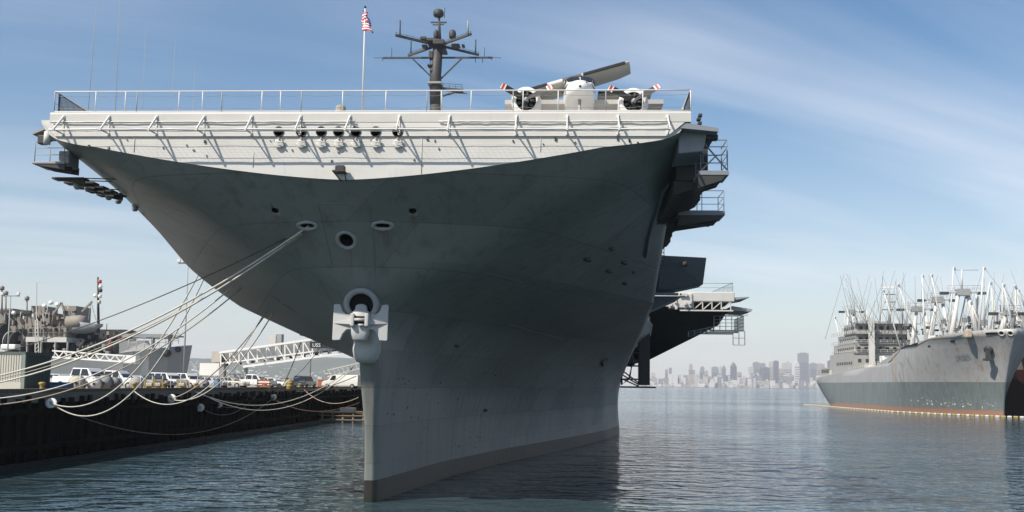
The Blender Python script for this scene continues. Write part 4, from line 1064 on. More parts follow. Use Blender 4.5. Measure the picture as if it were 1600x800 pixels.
def vehicle(kind, x, Y, rz, label, body, group='vehicles parked on the pier', scale=1.0):
    p = xz(x, Y, PZ)
    v = thing('parked_' + kind, (p.x, Y, PZ), label, 'van' if kind == 'van' else ('pickup' if kind == 'pickup' else 'car'), group, rz)
    v.scale = (scale,) * 3
    W = .95
    if kind == 'pickup':
        Lh = 2.75; side = [(-2.75, .45), (2.7, .45), (2.75, .8), (2.6, 1.08), (1.25, 1.14), (-2.75, 1.14)]
        cab = [(-1.05, 1.14), (1.25, 1.14), (.62, 1.80), (-.85, 1.84)]; wins = [(-.85, 1.2, -.72, 1.72, .0), (-.05, 1.2, .0, 0, 0)]
    elif kind == 'suv':
        side = [(-2.4, .4), (2.4, .4), (2.45, .75), (2.3, 1.02), (1.2, 1.1), (-2.45, 1.1)]; cab = [(-2.4, 1.1), (1.2, 1.1), (.55, 1.76), (-2.2, 1.8)]
    elif kind == 'van':
        side = [(-2.8, .4), (2.7, .4), (2.75, .8), (2.5, 1.1), (1.9, 1.2), (-2.8, 1.2)]; cab = [(-2.8, 1.2), (1.9, 1.2), (1.15, 2.0), (-2.75, 2.05)]
    else:
        side = [(-2.2, .35), (2.2, .35), (2.25, .6), (2.1, .85), (1.0, .95), (-2.1, .98), (-2.25, .7)]; cab = [(-1.6, .97), (1.0, .95), (.3, 1.42), (-.9, 1.44)]
    MB().prism(side, 'y', -W, W).build('body', body, v, .08)
    zc_, zt = cab[0][1], cab[3][1]
    cabm = MB(); n = 4
    A = [(u, -W + (.02 if z <= zc_ + .01 else .16), z) for u, z in cab]; B = [(u, W - (.02 if z <= zc_ + .01 else .16), z) for u, z in cab]
    cabm.add(A + B, [(0, 1, 2, 3), (7, 6, 5, 4), (0, 1, 5, 4), (1, 2, 6, 5), (2, 3, 7, 6), (3, 0, 4, 7)]); cabm.build('cab', body, v, .05)
    # windows as inset-proud panes on both sides, plus windscreen
    nb = {'pickup': 2, 'suv': 3, 'van': 1, 'sedan': 2}[kind]
    xl = cab[0][0] + .12 if kind != 'van' else .55; xr = cab[1][0] - .30
    for s in (-1, 1):
        for j in range(nb):
            a = xl + (xr - xl) * j / nb + .06; b = xl + (xr - xl) * (j + 1) / nb - .06
            z0, z1 = zc_ + .06, zt - .10
            top_r = min(b, cab[1][0] - (cab[1][0] - cab[2][0]) * (z1 - zc_) / (zt - zc_) - .12); top_l = max(a, cab[0][0] + (cab[3][0] - cab[0][0]) * (z1 - zc_) / (zt - zc_) + .06)
            def yy_(z): return s * (W - .02 - .14 * (z - zc_) / (zt - zc_) + .012)
            P = [(a, yy_(z0), z0), (b, yy_(z0), z0), (top_r, yy_(z1), z1), (top_l, yy_(z1), z1)]
            Q = [(x_, y_ - s * .03, z_) for x_, y_, z_ in P]
            MB().add(P + Q, [(0, 1, 2, 3), (4, 5, 6, 7), (0, 1, 5, 4), (1, 2, 6, 5), (2, 3, 7, 6), (3, 0, 4, 7)]).build('window', M_GLASS, v)
    (xa, za), (xb, zb) = cab[1], cab[2]
    ws = [(xa - .03 + .03, -W + .14, za + .05), (xa, W - .14, za + .05), (xb + .05, W - .26, zb - .08), (xb + .05, -W + .26, zb - .08)]
    MB().add(ws + [(x_ - .06, y_, z_ - .04) for x_, y_, z_ in ws], [(0, 1, 2, 3), (4, 5, 6, 7), (0, 1, 5, 4), (1, 2, 6, 5), (2, 3, 7, 6), (3, 0, 4, 7)]).build('windscreen', M_GLASS, v)
    for xw in (side[0][0] + .85, side[1][0] - .85):
        for s in (-1, 1):
            w_ = MB().lathe((xw, s * (W - .2), .36), (0, s, 0), [(0, 0), (.34, 0), (.37, .05), (.37, .2), (.33, .24), (.22, .24), (.2, .22), (0, .22)], 16).build('wheel', M_RUBBER, v)
            MB().lathe((xw, s * (W + .03), .36), (0, s, 0), [(0, .02), (.18, .015), (.2, 0)], 12).build('rim', M_HAZE, w_)
    for s in (-1, 1): MB().box((side[1][0] - .02, s * .6 - .2, .68), (side[1][0] + .06, s * .6 + .2, .86)).build('headlight', M_WHITE, v, .02)
    MB().box((side[1][0] - .05, -W + .05, .42), (side[1][0] + .12, W - .05, .58)).build('bumper', M_HAZE, v, .03)
    return v
M_CW = mat('car_white', (.76, .76, .74), .3, var=.03, coat=.5); M_CS = mat('car_silver', (.42, .44, .46), .3, var=.05, coat=.5); M_CD = mat('car_dark', (.06, .07, .09), .3, coat=.5); M_CB = mat('car_beige', (.5, .46, .38), .35, coat=.4)
vehicle('pickup', 136, 85, R(-14), 'white crew-cab pickup nearest the corrugated shed', M_CW, scale=1.05)
vehicle('pickup', 182, 97, R(-8), 'white pickup parked just behind the crew-cab pickup', M_CW)
vehicle('sedan', 99, 92, R(-30), 'silver car half hidden beside the dark end of the shed', M_CS)
vehicle('sedan', 207, 101, R(-20), 'low white car next to the second pickup', M_CW)
vehicle('sedan', 243, 108, R(-24), 'dark blue car left of the white station wagons', M_CD)
vehicle('suv', 262, 110, R(-28), 'first white station wagon in front of the grey ship bow', M_CW)
vehicle('suv', 292, 114, R(-26), 'second white station wagon at the foot of the light mast', M_CW)
vehicle('pickup', 398, 128, R(-10), 'white pickup right of the white notice board', M_CW)
vehicle('sedan', 427, 130, R(-12), 'white car between the orange barrier and the yellow bin', M_CW)
vehicle('suv', 476, 142, R(85), 'dark car behind the yellow bin', M_CD)
vehicle('van', 533, 148, R(176), 'white panel van at the far end, beside the carrier stem', M_CW)
vehicle('sedan', 330, 121, R(-16), 'silver car behind the white notice board', M_CS)
vehicle('sedan', 360, 126, R(-8), 'beige car between the notice board and the white pickup', M_CB)

def drum(x, Y, r, h, m, label, name='steel_drum', cat='drum', group='drums and tanks on the pier'):
    p = xz(x, Y, PZ); o = thing(name, p, label, cat, group)
    MB().lathe((0, 0, 0), (0, 0, 1), [(r * .96, 0), (r, .03), (r, h * .32), (r * 1.04, h * .34), (r, h * .36), (r, h * .64), (r * 1.04, h * .66), (r, h * .68), (r, h - .03), (r * .95, h), (0, h)], 18).build('drum_body', m, o)
    MB().lathe((r * .4, 0, h), (0, 0, 1), [(.05, 0), (.05, .04), (0, .045)], 8).build('bung', M_DARK, o)
    return o
drum(340, 112, .42, 1.0, M_BLUED, 'blue drum on the pier below the white notice board')
drum(453, 126, .45, 1.15, M_YEL, 'tall yellow bin standing on the pier edge', 'yellow_bin', 'bin')
M_TANK = mat('grey_tarp', (.36, .35, .34), .7, var=.15, scale=2)
def tank(x, Y, r, ln, label, m=M_TANK):
    p = xz(x, Y, PZ); o = thing('foam_fender', p, label, 'fender', 'grey foam fenders lying on the pier', R(20))
    MB().lathe((0, -ln / 2, r), (0, 1, 0), [(0, 0), (r * .6, .06), (r * .92, .22), (r, .45), (r, ln - .45), (r * .92, ln - .22), (r * .6, ln - .06), (0, ln)], 20).build('fender_body', m, o)
    MB().lathe((0, -ln / 2 - .12, r), (0, 1, 0), [(.1, 0), (.12, .05), (.1, .14)], 10).build('end_fitting', M_DARK, o)
    for k in (-.3, .3): MB().lathe((0, k * ln, r), (0, 1, 0), [(r * 1.01, -.06), (r * 1.03, 0), (r * 1.01, .06)], 20).build('strap', M_DARK, o)
tank(121, 78, .62, 2.0, 'pale fender in front of the crew-cab pickup', mat('pale_tarp', (.5, .47, .38), .7, var=.1)); tank(148, 79, .58, 1.6, 'white fender second from the shed', M_WHITE); tank(163, 80, .66, 2.0, 'round grey fender third from the shed')
tank(177, 82, .58, 1.8, 'smaller grey fender at the right of the row by the pickups'); tank(213, 92, .62, 2.2, 'grey fender in front of the low white car'); tank(318, 100, .55, 2.0, 'grey fender left of the blue drum')
q = xz(94, 74, PZ)
bc = thing('blue_crate', q, 'blue plastic crate on the pier edge between shed and fenders', 'crate')
MB().box((-.8, -.5, 0), (.8, .5, .62)).build('crate_body', M_BLUED, bc, .04); MB().box((-.85, -.55, .62), (.85, .55, .70)).build('crate_rim', M_BLUED, bc, .02)
# white notice board on posts
q = xz(326, 104, PZ); nbd = thing('notice_board', q, 'blank white notice board on two posts on the pier', 'board')
hz = at(326, 577, 104).z - PZ
MB().box((-1.05, -.04, hz - .65), (1.05, .04, hz + .65)).build('board_face', M_WHITE, nbd)
for x in (-.9, .9): MB().box((x - .05, .04, 0), (x + .05, .12, hz + .7)).build('board_post', M_WOOD, nbd)
# orange barrier, yellow gear, stacks, fence
q = xz(412, 118, PZ); ob = thing('orange_barrier', q, 'orange crowd barrier beside the white pickup', 'barrier')
for z in (.25, .6, .95): MB().box((-.85, -.03, z), (.85, .03, z + .2)).build('barrier_board', M_ORANGE, ob)
for x in (-.75, .75): MB().prism([(-.3, 0), (-.22, 0), (.0, 1.2), (-.06, 1.2)], 'x', x - .04, x + .04).build('barrier_leg', M_DARK, ob); 
for i, (x, Y, lab) in enumerate(((233, 88, 'yellow lashing rack left of the white station wagons'), (246, 90, 'second yellow lashing rack, nearer the grey ship bow'), (284, 96, 'yellow lashing rack below the light mast'))):
    q = xz(x, Y, PZ); o = thing('lashing_rack', q, lab, 'rack', 'yellow racks on the pier edge')
    for xx in (-.45, .45): MB().box((xx - .05, -.05, 0), (xx + .05, .05, 1.05)).build('upright', M_YEL, o)
    for z in (.3, .9): MB().box((-.45, -.05, z), (.45, .05, z + .1)).build('crossbar', M_YEL, o)
    MB().box((-.3, -.2, .401), (.3, .2, .7)).build('coil_box', M_CB, o, .05)
fence = thing('chain_link_fence', (PXW - 1.6, 76, PZ), 'low chain-link fence along the pier edge in front of the parked vehicles', 'fence')
fpost = None
for k in range(40):
    if fpost is None: o = MB().tube([(0, 0, 0), (0, 0, 1.35)], .028, 6).build('fence_post', M_RAILP, fence); fpost = o.data
    else: o = link('fence_post', fpost, fence)
    o.location = (random.uniform(-.1, .1), k * 2.3, 0)
MB().tube([(0, 0, 1.35), (0, 90, 1.35)], .018, 5).build('fence_rail', M_WIRE, fence)
for z in (.2, .6, 1.0): MB().tube([(0, 0, z), (0, 90, z)], .008, 4).build('fence_wire', M_WIRE, fence)
for i, (x, Y, w, h, m, lab) in enumerate(((305, 135, 1.6, 1.4, M_WOOD, 'brown pallet stack left of the notice board'), (372, 140, 2.2, 1.9, M_HAZE, 'grey equipment case behind the beige car'), (505, 150, 1.6, 1.2, M_ORANGE, 'orange crate left of the white panel van'), (440, 150, 1.8, 1.5, M_HAZE, 'grey equipment case left of the yellow bin'), (520, 160, 1.4, 1.6, M_YEL, 'yellow case behind the white panel van'))):
    q = xz(x, Y, PZ); o = thing('equipment_case', q, lab, 'case', 'cases on the pier')
    MB().box((-w / 2, -.5, .12), (w / 2, .5, h)).build('case_body', m, o, .05); MB().box((-w / 2 - .04, -.54, h), (w / 2 + .04, .54, h + .07)).build('case_lid', m, o, .02)
    for xx in (-w / 3, w / 3): MB().box((xx - .1, -.5, 0), (xx + .1, .5, .12)).build('skid', M_WOOD, o)
# light masts
def light_mast(x, ytop, Y, label, heads=4, r=.10, zb=PZ):
    b = xz(x, Y, zb); t = at(x + 2, ytop, Y); h = t.z - zb
    o = thing('light_mast', b, label, 'light mast', 'tall light masts by the pier')
    MB().tube([(0, 0, 0), (0, 0, h)], r * 1.3, 8, r * .7).build('pole', M_HAZE, o)
    MB().box((-1.3, -.12, h - .1), (1.3, .12, h + .05)).build('head_frame', M_HAZE, o)
    for k in range(heads):
        xx = -1.2 + 2.4 * k / max(1, heads - 1); MB().cbox((xx, -.15, h + .28), (.42, .35, .4)).build('lamp', M_RAILP, o, .04)
    return o
light_mast(286, 411, 130, 'tall light mast rising behind the white station wagons', 5)
light_mast(9, 462, 140, 'light mast at the picture edge above the shed', 2)
light_mast(484, 470, 158, 'thin light mast behind the gangway truss', 3)

# ---- gangway truss to the carrier with its sign
gw = thing('gangway_truss', (at(335, 560, 138).x, 138, 0), 'grey steel gangway truss sloping up from the pier to the carrier', 'gangway')
gO = Vector(gw.location)
def G(x, y, dy=0): return at(x, y, 138 + dy) - gO
n = 15
for dy in (0, 2.2):
    MB().bar(G(343, 551, dy), G(560, 520, dy), .28).build('top_chord', M_WHITE, gw); MB().bar(G(345, 568, dy), G(560, 540, dy), .18).build('middle_chord', M_WHITE, gw)
    MB().bar(G(380, 573, dy), G(560, 549, dy), .30).build('bottom_chord', M_WHITE, gw)
    for k in range(n + 1):
        x = 345 + (560 - 345) * k / n; yt = 551 - 31 * (x - 343) / 217; yb = 570 - 21 * (x - 345) / 215 + 2
        MB().bar(G(x, yt, dy), G(x, yb, dy), .16).build('upright', M_WHITE, gw)
        if k < n:
            x2 = x + 215 / n; yb2 = 572 - 21 * (x2 - 345) / 215
            MB().bar(G(x, yt, dy), G(x2, yb2, dy), .14).build('diagonal', M_WHITE, gw)
for k in range(12):
    x = 352 + 16 * k; MB().bar(G(x, 570 - 21 * (x - 345) / 215, 0), G(x, 570 - 21 * (x - 345) / 215, 2.2), .12).build('floor_beam', M_HAZE, gw)
MB().add([G(346, 553, 1.3), G(558, 522, 1.3), G(558, 545, 1.3), G(346, 570, 1.3)] + [G(346, 553, 1.4), G(558, 522, 1.4), G(558, 545, 1.4), G(346, 570, 1.4)], [(0, 1, 2, 3), (7, 6, 5, 4), (0, 1, 5, 4), (1, 2, 6, 5), (2, 3, 7, 6), (3, 0, 4, 7)]).build('side_screen', mat('screen_grey', (.20, .21, .22), .8, var=.4, scale=1.5), gw)
pbox(420, 523, 431, 562, 139.5, 1.5, 'stair_tower', M_PALE, gw, org=gO); pbox(431, 522, 440, 560, 139.2, 1.2, 'tower_panel', M_HAZE, gw, org=gO)
pbox(330, 549, 344, 566, 138.4, 2, 'end_landing', mat('landing_tan', (.45, .42, .36), .7), gw, org=gO)
pbox(335, 566, 350, 609, 138.8, 1.2, 'support_leg', M_HAZE, gw, org=gO); pbox(380, 572, 384, 609, 138.8, 1.0, 'support_leg', M_HAZE, gw, org=gO)
for k in range(9): pbox(352 + k * 20, 566 - 2.4 * k, 357 + k * 20, 572 - 2.4 * k, 140.0, .3, 'cable_tray', M_DARK, gw, org=gO)
sg = pbox(484, 534, 530, 544, 137.4, .12, 'sign_panel', mat('sign_navy', (.025, .03, .04), .6), gw, org=gO)
gp = G(488, 542.0, -.62)
text_obj('USS', 'sign_lettering', (gp.x, gp.y - .03, gp.z), (R(90), 0, 0), .72, M_WHITE, gw, .01, 'LEFT')
# lower brow near the stem
lb_ = thing('boarding_brow', (at(520, 575, 160).x, 160, 0), 'small lattice boarding brow below the gangway, against the carrier', 'gangway')
lO = Vector(lb_.location)
def G2(x, y, dy=0): return at(x, y, 160 + dy) - lO
for dy in (0, 1.6):
    MB().bar(G2(505, 580, dy), G2(565, 566, dy), .16).build('top_chord', M_PALE, lb_); MB().bar(G2(507, 590, dy), G2(565, 575, dy), .16).build('bottom_chord', M_PALE, lb_)
    for k in range(9): MB().bar(G2(507 + 7 * k, 580 - 1.6 * k, dy), G2(510 + 7 * k, 589 - 1.75 * k, dy), .09).build('lattice_bar', M_PALE, lb_)

# ---- low timber float between pier and carrier
ft = thing('timber_float', (-31, 143, 0), 'low timber work float between the pier and the carrier stem', 'float')
for k in range(7): MB().box((-4 + k * 1.32, 0, 1.35), (-2.74 + k * 1.32, 7, 1.5)).build('plank', M_WOOD, ft)
for k in range(6):
    o = MB().tube([(-3.6 + k * 1.5, .2, -1), (-3.6 + k * 1.5, .2, 1.34)], .16, 8).build('float_pile', M_WOOD, ft)
for z in (.35, .95): MB().box((-4, -.05, z), (5.2, .1, z + .16)).build('side_beam', M_WOOD, ft)
MB().box((-1.5, 2, 1.501), (.6, 3.5, 2.1)).build('float_box', M_PALE, ft, .05)

# ================================================================== MOORING ROPES and rope guards
def rope(a, b, sag, r, m, label, sway=0.0, n=40):
    a, b = Vector(a), Vector(b); pts = []
    for k in range(n + 1):
        u = k / n; p = a.lerp(b, u); p.z -= sag * 4 * u * (1 - u); p.x += sway * 4 * u * (1 - u); pts.append(p)
    o = MB().tube(pts, r * .82, 6).build('mooring_rope', m)
    tag(o, label, 'rope', 'mooring ropes between the carrier and the pier'); return o
c1 = Vector((X0, D0, 0)) + CH1[0] + Vector((0, 0, -.03))
PE = PXW - .9
def pw(Y, z=PZ + .35): return (PE, Y, z)
rope(c1 + Vector((.05, .1, .04)), pw(52.0), 2.0, .055, M_ROPE, 'upper thick white rope from the bow chock to the near pier')
rope(c1 + Vector((-.05, .3, -.02)), pw(51.0, PZ + .2), 2.35, .055, M_ROPE, 'lower thick white rope from the bow chock to the near pier')
rope(c1 + Vector((0, .3, .06)), pw(54, PZ + 1.0), .9, .028, M_ROPE3, 'thin dark line above the two bow chock ropes')
rope(c1 + Vector((.1, .3, -.04)), pw(51.6, PZ + .3), 2.15, .03, M_ROPE2, 'thin tan line between the bow chock ropes')
h3 = atX(366, 446, X0 - 9.2)
rope(h3, (PXW + .3, 55, PZ - .1), 2.2, .05, M_ROPE, 'white rope from the flare edge sagging past the shed')
rope(h3 + Vector((.3, .4, -.1)), (PXW + .3, 53, PZ - .3), 2.5, .045, M_ROPE2, 'greyish rope just under the one passing the shed')
h4 = atX(322, 405, X0 - 14.4)
g4 = atX(80, 630, PXW + .55)
rope(h4, g4, 3.3, .055, M_ROPE, 'upper of two slack white ropes dropping to the nearest rope guard')
rope(h4 + Vector((.4, 0, -.1)), g4 + Vector((.15, .1, -.1)), 4.2, .055, M_ROPE, 'lower of two slack white ropes dropping to the nearest rope guard')
h7 = atX(419, 486, X0 - 12.5); g7 = atX(268, 623, PXW + .5)
rope(h7, g7, 1.1, .06, M_ROPE2, 'upper of two ropes running down to the largest rope guard')
rope(h7 + Vector((.4, 0, -.1)), g7 + Vector((.1, .1, -.1)), 2.0, .06, M_ROPE, 'lower of two ropes running down to the largest rope guard')
h8 = atX(470, 535, X0 - 13.5); g8 = atX(427, 621, PXW + .5)
rope(h8, g8, .8, .05, M_ROPE3, 'dark rope dropping steeply to the far rope guard'); rope(h8 + Vector((1.2, 3, 0)), (PXW - .5, 126, PZ + .2), .8, .035, M_ROPE3, 'thin dark rope right of the far rope guard')
rope(g4 + Vector((0, 0, -.15)), g8 + Vector((0, 0, -.1)), 3.1, .05, M_ROPE2, 'long slack tan rope looping low along the pier face')
g5 = atX(313, 637, PXW + .6); g6 = atX(343, 633, PXW + .55)
rope(g5, (PXW + .3, 116, PZ - .4), 1.5, .045, M_ROPE2, 'slack grey rope looping from the lowest rope guard'); rope(g6, (PXW + .3, 113, PZ - .7), .7, .04, M_ROPE2, 'short slack rope beside the small rope guard')
rope((PXW + .1, 96, PZ - .1), atX(552, 573, X0 - 13.5), 2.6, .055, M_ROPE, 'upper white rope sagging from the pier towards the stem')
rope((PXW + .1, 97.2, PZ - .2), atX(551, 576, X0 - 13.5), 3.0, .055, M_ROPE, 'second white rope sagging from the pier towards the stem')
rope((PXW + .2, 82, PZ + .0), atX(415, 486, X0 - 12.8), 3.4, .05, M_ROPE, 'white rope sagging in front of the white station wagons')
rope((PXW + .2, 137, PZ - .1), atX(560, 621, X0 - 12), 1.2, .05, M_ROPE2, 'low slack rope from the far pier to the hull'); rope((PXW + .2, 121, PZ - .9), atX(562, 629, X0 - 11), 1.3, .045, mat('red_rope', (.10, .055, .04), .85), 'reddish rope stretched low towards the stem')
rope((PXW + .2, 132, PZ - .4), atX(556, 588, X0 - 12), .4, .05, M_ROPE3, 'dark taut rope rising to the hull above the float')
def guard(p, r, label, tilt):
    o = thing('rope_guard', p, label, 'rope guard', 'white disc guards on the mooring ropes'); o.rotation_euler = tilt
    MB().lathe((0, 0, 0), (0, 0, 1), [(.05, -.10), (r * .5, -.06), (r, .0), (r, .03), (r * .5, -.02), (.05, -.04)], 20).build('disc', M_WHITE, o)
    MB().lathe((0, 0, -.3), (0, 0, 1), [(.08, 0), (.09, .1), (.09, .4), (.06, .5)], 10).build('sleeve', M_RAILP, o)
guard(g4, .38, 'white rope guard nearest the shed, where two slack ropes meet', (R(60), R(30), 0)); guard(g7, .42, 'largest white rope guard, hanging below the white station wagons', (R(80), R(15), 0))
guard(g5, .40, 'lowest white rope guard, at the end of a slack grey rope', (R(70), R(30), 0)); guard(g6, .32, 'small white rope guard right of the lowest one', (R(70), R(-20), 0)); guard(g8, .40, 'far white rope guard below the yellow bin', (R(75), 0, 0))

# ================================================================== GREY SHIP behind the pier
YS = 178
gs = thing('grey_support_ship', (at(120, 600, YS).x, YS, 0), 'grey support ship crowded with cable reels, moored beyond the pier', 'ship')
sO = Vector(gs.location)
def S(x, y, dy=0): return at(x, y, YS + dy) - sO
def sb(x0, y0, x1, y1, dy, dep, name, m, parent=gs, bevel=0.0): return pbox(x0, y0, x1, y1, YS + dy, dep, name, m, parent, bevel, sO)
M_SGREY = mat('ship_midgrey', (.25, .265, .27), .6, var=.1, scale=.3, streak=.25); M_TAN = mat('ship_tan', (.25, .225, .195), .65, var=.15, scale=.6, streak=.3); M_REEL = mat('reel_dark', (.06, .06, .06), .7, var=.3)
hs = []
W_ = 14
for x, yt, lean, hw in ((-60, 560, 0, 1), (120, 560, 0, 1), (190, 552, 0, .95), (225, 545, 3, .7), (250, 541, 9, .4), (268, 538, 16, .14), (278, 537, 20, .01)):
    t, b = S(x, yt), S(x - lean, 606)
    zt, mid = t.z, W_ / 2
    hs.append([(b.x, mid - mid * hw * .75, -1), (t.x, mid - mid * hw, zt), (t.x, mid + mid * hw, zt), (b.x, mid + mid * hw * .75, -1)])
MB().loft(hs, smooth=False).build('hull', M_SGREY, gs)
bw = MB(); secs = []
for x, y0, y1, hw in ((200, 552, 531, .95), (222, 547, 530, .7), (250, 541, 528, .4), (270, 538, 527, .12), (280, 537, 526, .02)):
    a, b = S(x, y0), S(x, y1); mid = W_ / 2; secs.append([(a.x, mid - mid * hw, a.z), (b.x, mid - mid * hw, b.z), (b.x, mid - mid * hw + .15, b.z), (a.x, mid - mid * hw + .15, a.z)])
handrail(gs, [S(200, 548, .4), S(238, 543, 3), S(279, 537, 7)], 2.0, M_PALE, (1, .66, .33), .05, 1.5)
MB().loft([[S(186, 552, 1), S(186, 532, 1), S(186, 532, 3), S(186, 552, 3)], [S(238, 545, 4), S(232, 532, 4), S(232, 532, 6), S(238, 545, 6)]], smooth=False).build('bow_bulwark', M_PALE, gs)
sb(190, 522, 262, 527, 3, 5, 'cargo_boom', M_SGREY); sb(248, 524, 278, 526, 5, 3, 'cargo_boom', M_SGREY)
for x in (206, 236, 262): sb(x, 526, x + 3, 546, 4, 1, 'boom_post', M_SGREY)
a, b = S(272, 540, 2), S(277, 548, 2)
MB().lathe(S(259, 552, 3), (0, -1, 0), [(0, .4), (.6, .4), (.7, -1.0), (0, -1)], 10).build('anchor', M_DARK, gs); MB().lathe(S(278, 546, 5), (.3, -1, 0), [(0, .4), (.5, .4), (.6, -1.0), (0, -1)], 10).build('anchor', M_DARK, gs)
# houses
sb(-30, 488, 78, 512, 5, 8, 'upper_house', M_TAN); sb(-30, 510, 104, 532, 4, 9, 'main_house', M_TAN); sb(40, 527, 104, 534, 1, 12, 'deck_edge', M_PALE)
sb(48, 478, 70, 490, 6, 5, 'wheelhouse', M_TAN); sb(97, 478, 119, 510, 5, 6, 'crane_house', M_TAN); sb(-30, 482, 20, 489, 6, 6, 'top_house', M_TAN); sb(0, 485, 48, 490, 4.6, .5, 'bridge_window_band', M_DARK)
for k in range(12): sb(5 + 8 * k, 492, 9 + 8 * k, 495, 4.8, .3, 'window', M_DARK)
for k in range(9): sb(28 + 8 * k, 514, 33 + 8 * k, 524, 3.8, .3, 'window', M_DARK)
for x in (40, 62, 84, 103): sb(x, 534, x + 2.5, 563, 1, .5, 'deck_post', M_PALE)
sb(20, 534, 104, 562, 5, 6, 'bay_shade_box', M_DARK); sb(104, 515, 196, 562, 8, 5, 'after_bulkhead', M_DARK); handrail(gs, [S(44, 527, 1.2), S(102, 527, 1.2)], 1.8, M_TAN, (1, .5), .07, 1.2)  # the open bay is a solid box with its shade put into the colour
for k, (x, y, r) in enumerate(((6, 525, 21), (22, 535, 17), (45, 540, 13), (118, 545, 11), (132, 543, 12), (147, 545, 13), (160, 545, 13), (174, 543, 14), (188, 543, 16))):
    c = S(x, y, 4); rr = r * YS / F
    rl = MB().lathe((c.x - .5, c.y, c.z), (1, -.55 if k > 2 else -.2, 0), [(0, 0), (rr, 0), (rr, .15), (rr * .55, .18), (rr * .55, 1.0), (rr, 1.03), (rr, 1.2), (0, 1.2)], 22).build('cable_reel', M_REEL, gs)
    if k in (1, 8): MB().lathe((c.x - .55, c.y - .4, c.z), (1, -.55 if k > 2 else -.2, 0), [(rr * 1.0, 0), (rr * 1.06, .06), (rr, .12)], 22).build('reel_rim', M_PALE if k == 1 else M_RED, rl)
lbt = MB(); secs = []
for x, w, y0, y1 in ((100, .3, 500, 515), (108, 1.0, 500, 520), (125, 1.3, 503, 521), (142, 1.0, 505, 518), (153, .1, 505, 509)):
    t, b = S(x, y0), S(x, y1); secs.append([(t.x, 2 - w, t.z), (t.x, 2 - w * .6, (t.z + b.z * 2) / 3), (t.x, 2, b.z), (t.x, 2 + w * .6, (t.z + b.z * 2) / 3), (t.x, 2 + w, t.z)])
lbo = lbt.loft(secs).build('work_boat', M_SGREY, gs); MB().lathe(S(125, 503, 2), (1, 0, 0), [(.0, -2.5), (1.1, -2.4), (1.3, 0), (1.1, 1.2), (0, 1.3)], 14).build('boat_canopy', M_TAN, lbo)
for p0, p1 in (((128, 487), (144, 471)), ((142, 471), (150, 500)), ((82, 492), (96, 473)), ((96, 473), (100, 486)), ((142, 471), (138, 500))): MB().bar(S(*p0, 1), S(*p1, 1), .3 if p0[0] != 142 else .08).build('davit', M_TAN, gs)
mm = MB().tube([S(154, 520, 2), S(153, 433, 2)], .28, 8, .16).build('signal_mast', M_DARK, gs)
for x, y, m in ((156, 440, M_RED), (157, 448, M_WHITE), (157, 454, M_DARK), (149, 462, M_WHITE), (156, 463, M_WHITE), (155, 472, M_CB)):
    c = S(x, y, 1.6); MB().lathe(c, (0, 0, 1), [(0, -.35), (.34, -.3), (.34, .3), (0, .35)], 10).build('signal_lamp', m, mm)
lt = MB(); 
for x in (55, 61): lt.bar(S(x, 560, 0), S(x + (.5 if x == 55 else -2), 500, 0), .16)
for k in range(10): lt.bar(S(55, 558 - 6 * k, 0), S(61 - .2 * k, 552 - 6 * k, 0), .10)
lt.bar(S(57, 500, 0), S(57, 441, 0), .16); lt.bar(S(57, 441, 0), S(64, 441.5, 0), .12); lt.build('lattice_mast', M_PALE, gs)
for x, y in ((3, 454), (9, 462), (42, 470)): MB().tube([S(x, y + 34, 5), S(x, y, 5)], .15, 6).build('vent_pipe', M_TAN, gs); MB().lathe(S(x, y, 5), (0, 0, 1), [(0, 0), (.4, .1), (.45, .7), (0, 1)], 10).build('pipe_cowl', M_TAN, gs)
for x, y in ((80, 473), (90, 476), (70, 478), (22, 489)): MB().lathe(S(x, y, 4), (0, -1, 0), [(0, .3), (.4, .25), (.3, -.3), (0, -.3)], 10).build('searchlight', M_WHITE, gs)
sb(0, 538, 24, 546, -2, 2, 'pale_tank', M_WHITE, bevel=.2)
for k in range(26): x = random.uniform(0, 190); y = random.uniform(535, 556) if x > 20 else 500; w = random.uniform(2, 6); sb(x, y, x + w, y + random.uniform(3, 8), random.uniform(1, 3), 1, 'deck_gear', random.choice([M_DARK, M_TAN, M_SGREY, M_REEL]))
rg2 = random.Random(9)
for k in range(70):
    x = rg2.uniform(0, 190); y = rg2.uniform(484, 508) if x < 120 else rg2.uniform(515, 550)
    if rg2.random() < .5: sb(x, y, x + rg2.uniform(1.5, 5), y + rg2.uniform(2, 7), rg2.uniform(2, 4.5), 1, 'deck_gear', rg2.choice([M_DARK, M_DARK, M_TAN, M_SGREY, M_REEL, M_PALE]))
    else: MB().tube([S(x, y + 4, 3), S(x + rg2.uniform(-3, 3), y - rg2.uniform(4, 14), 3)], .07, 5).build('deck_pipe', rg2.choice([M_DARK, M_TAN, M_PALE]), gs)
# its white brow
bb = thing('white_brow', (at(85, 560, 150).x, 150, 0), 'white lattice brow leading to the grey support ship', 'gangway')
bO = Vector(bb.location)
def G3(x, y, dy=0): return at(x, y, 150 + dy) - bO
for dy in (0, 1.5):
    MB().bar(G3(82, 548, dy), G3(196, 556, dy), .22).build('top_chord', M_WHITE, bb); MB().bar(G3(82, 558, dy), G3(206, 566, dy), .24).build('bottom_chord', M_WHITE, bb)
    for k in range(14):
        x = 84 + 8 * k; y = 548 + k * .56
        MB().bar(G3(x, y + (9.5 if k % 2 else 0), dy), G3(x + 8, y + .5 + (0 if k % 2 else 9.5), dy), .14).build('lattice_bar', M_WHITE, bb)
pbox(192, 555, 212, 568, 150, 1.5, 'brow_landing', M_WHITE, bb, org=bO)

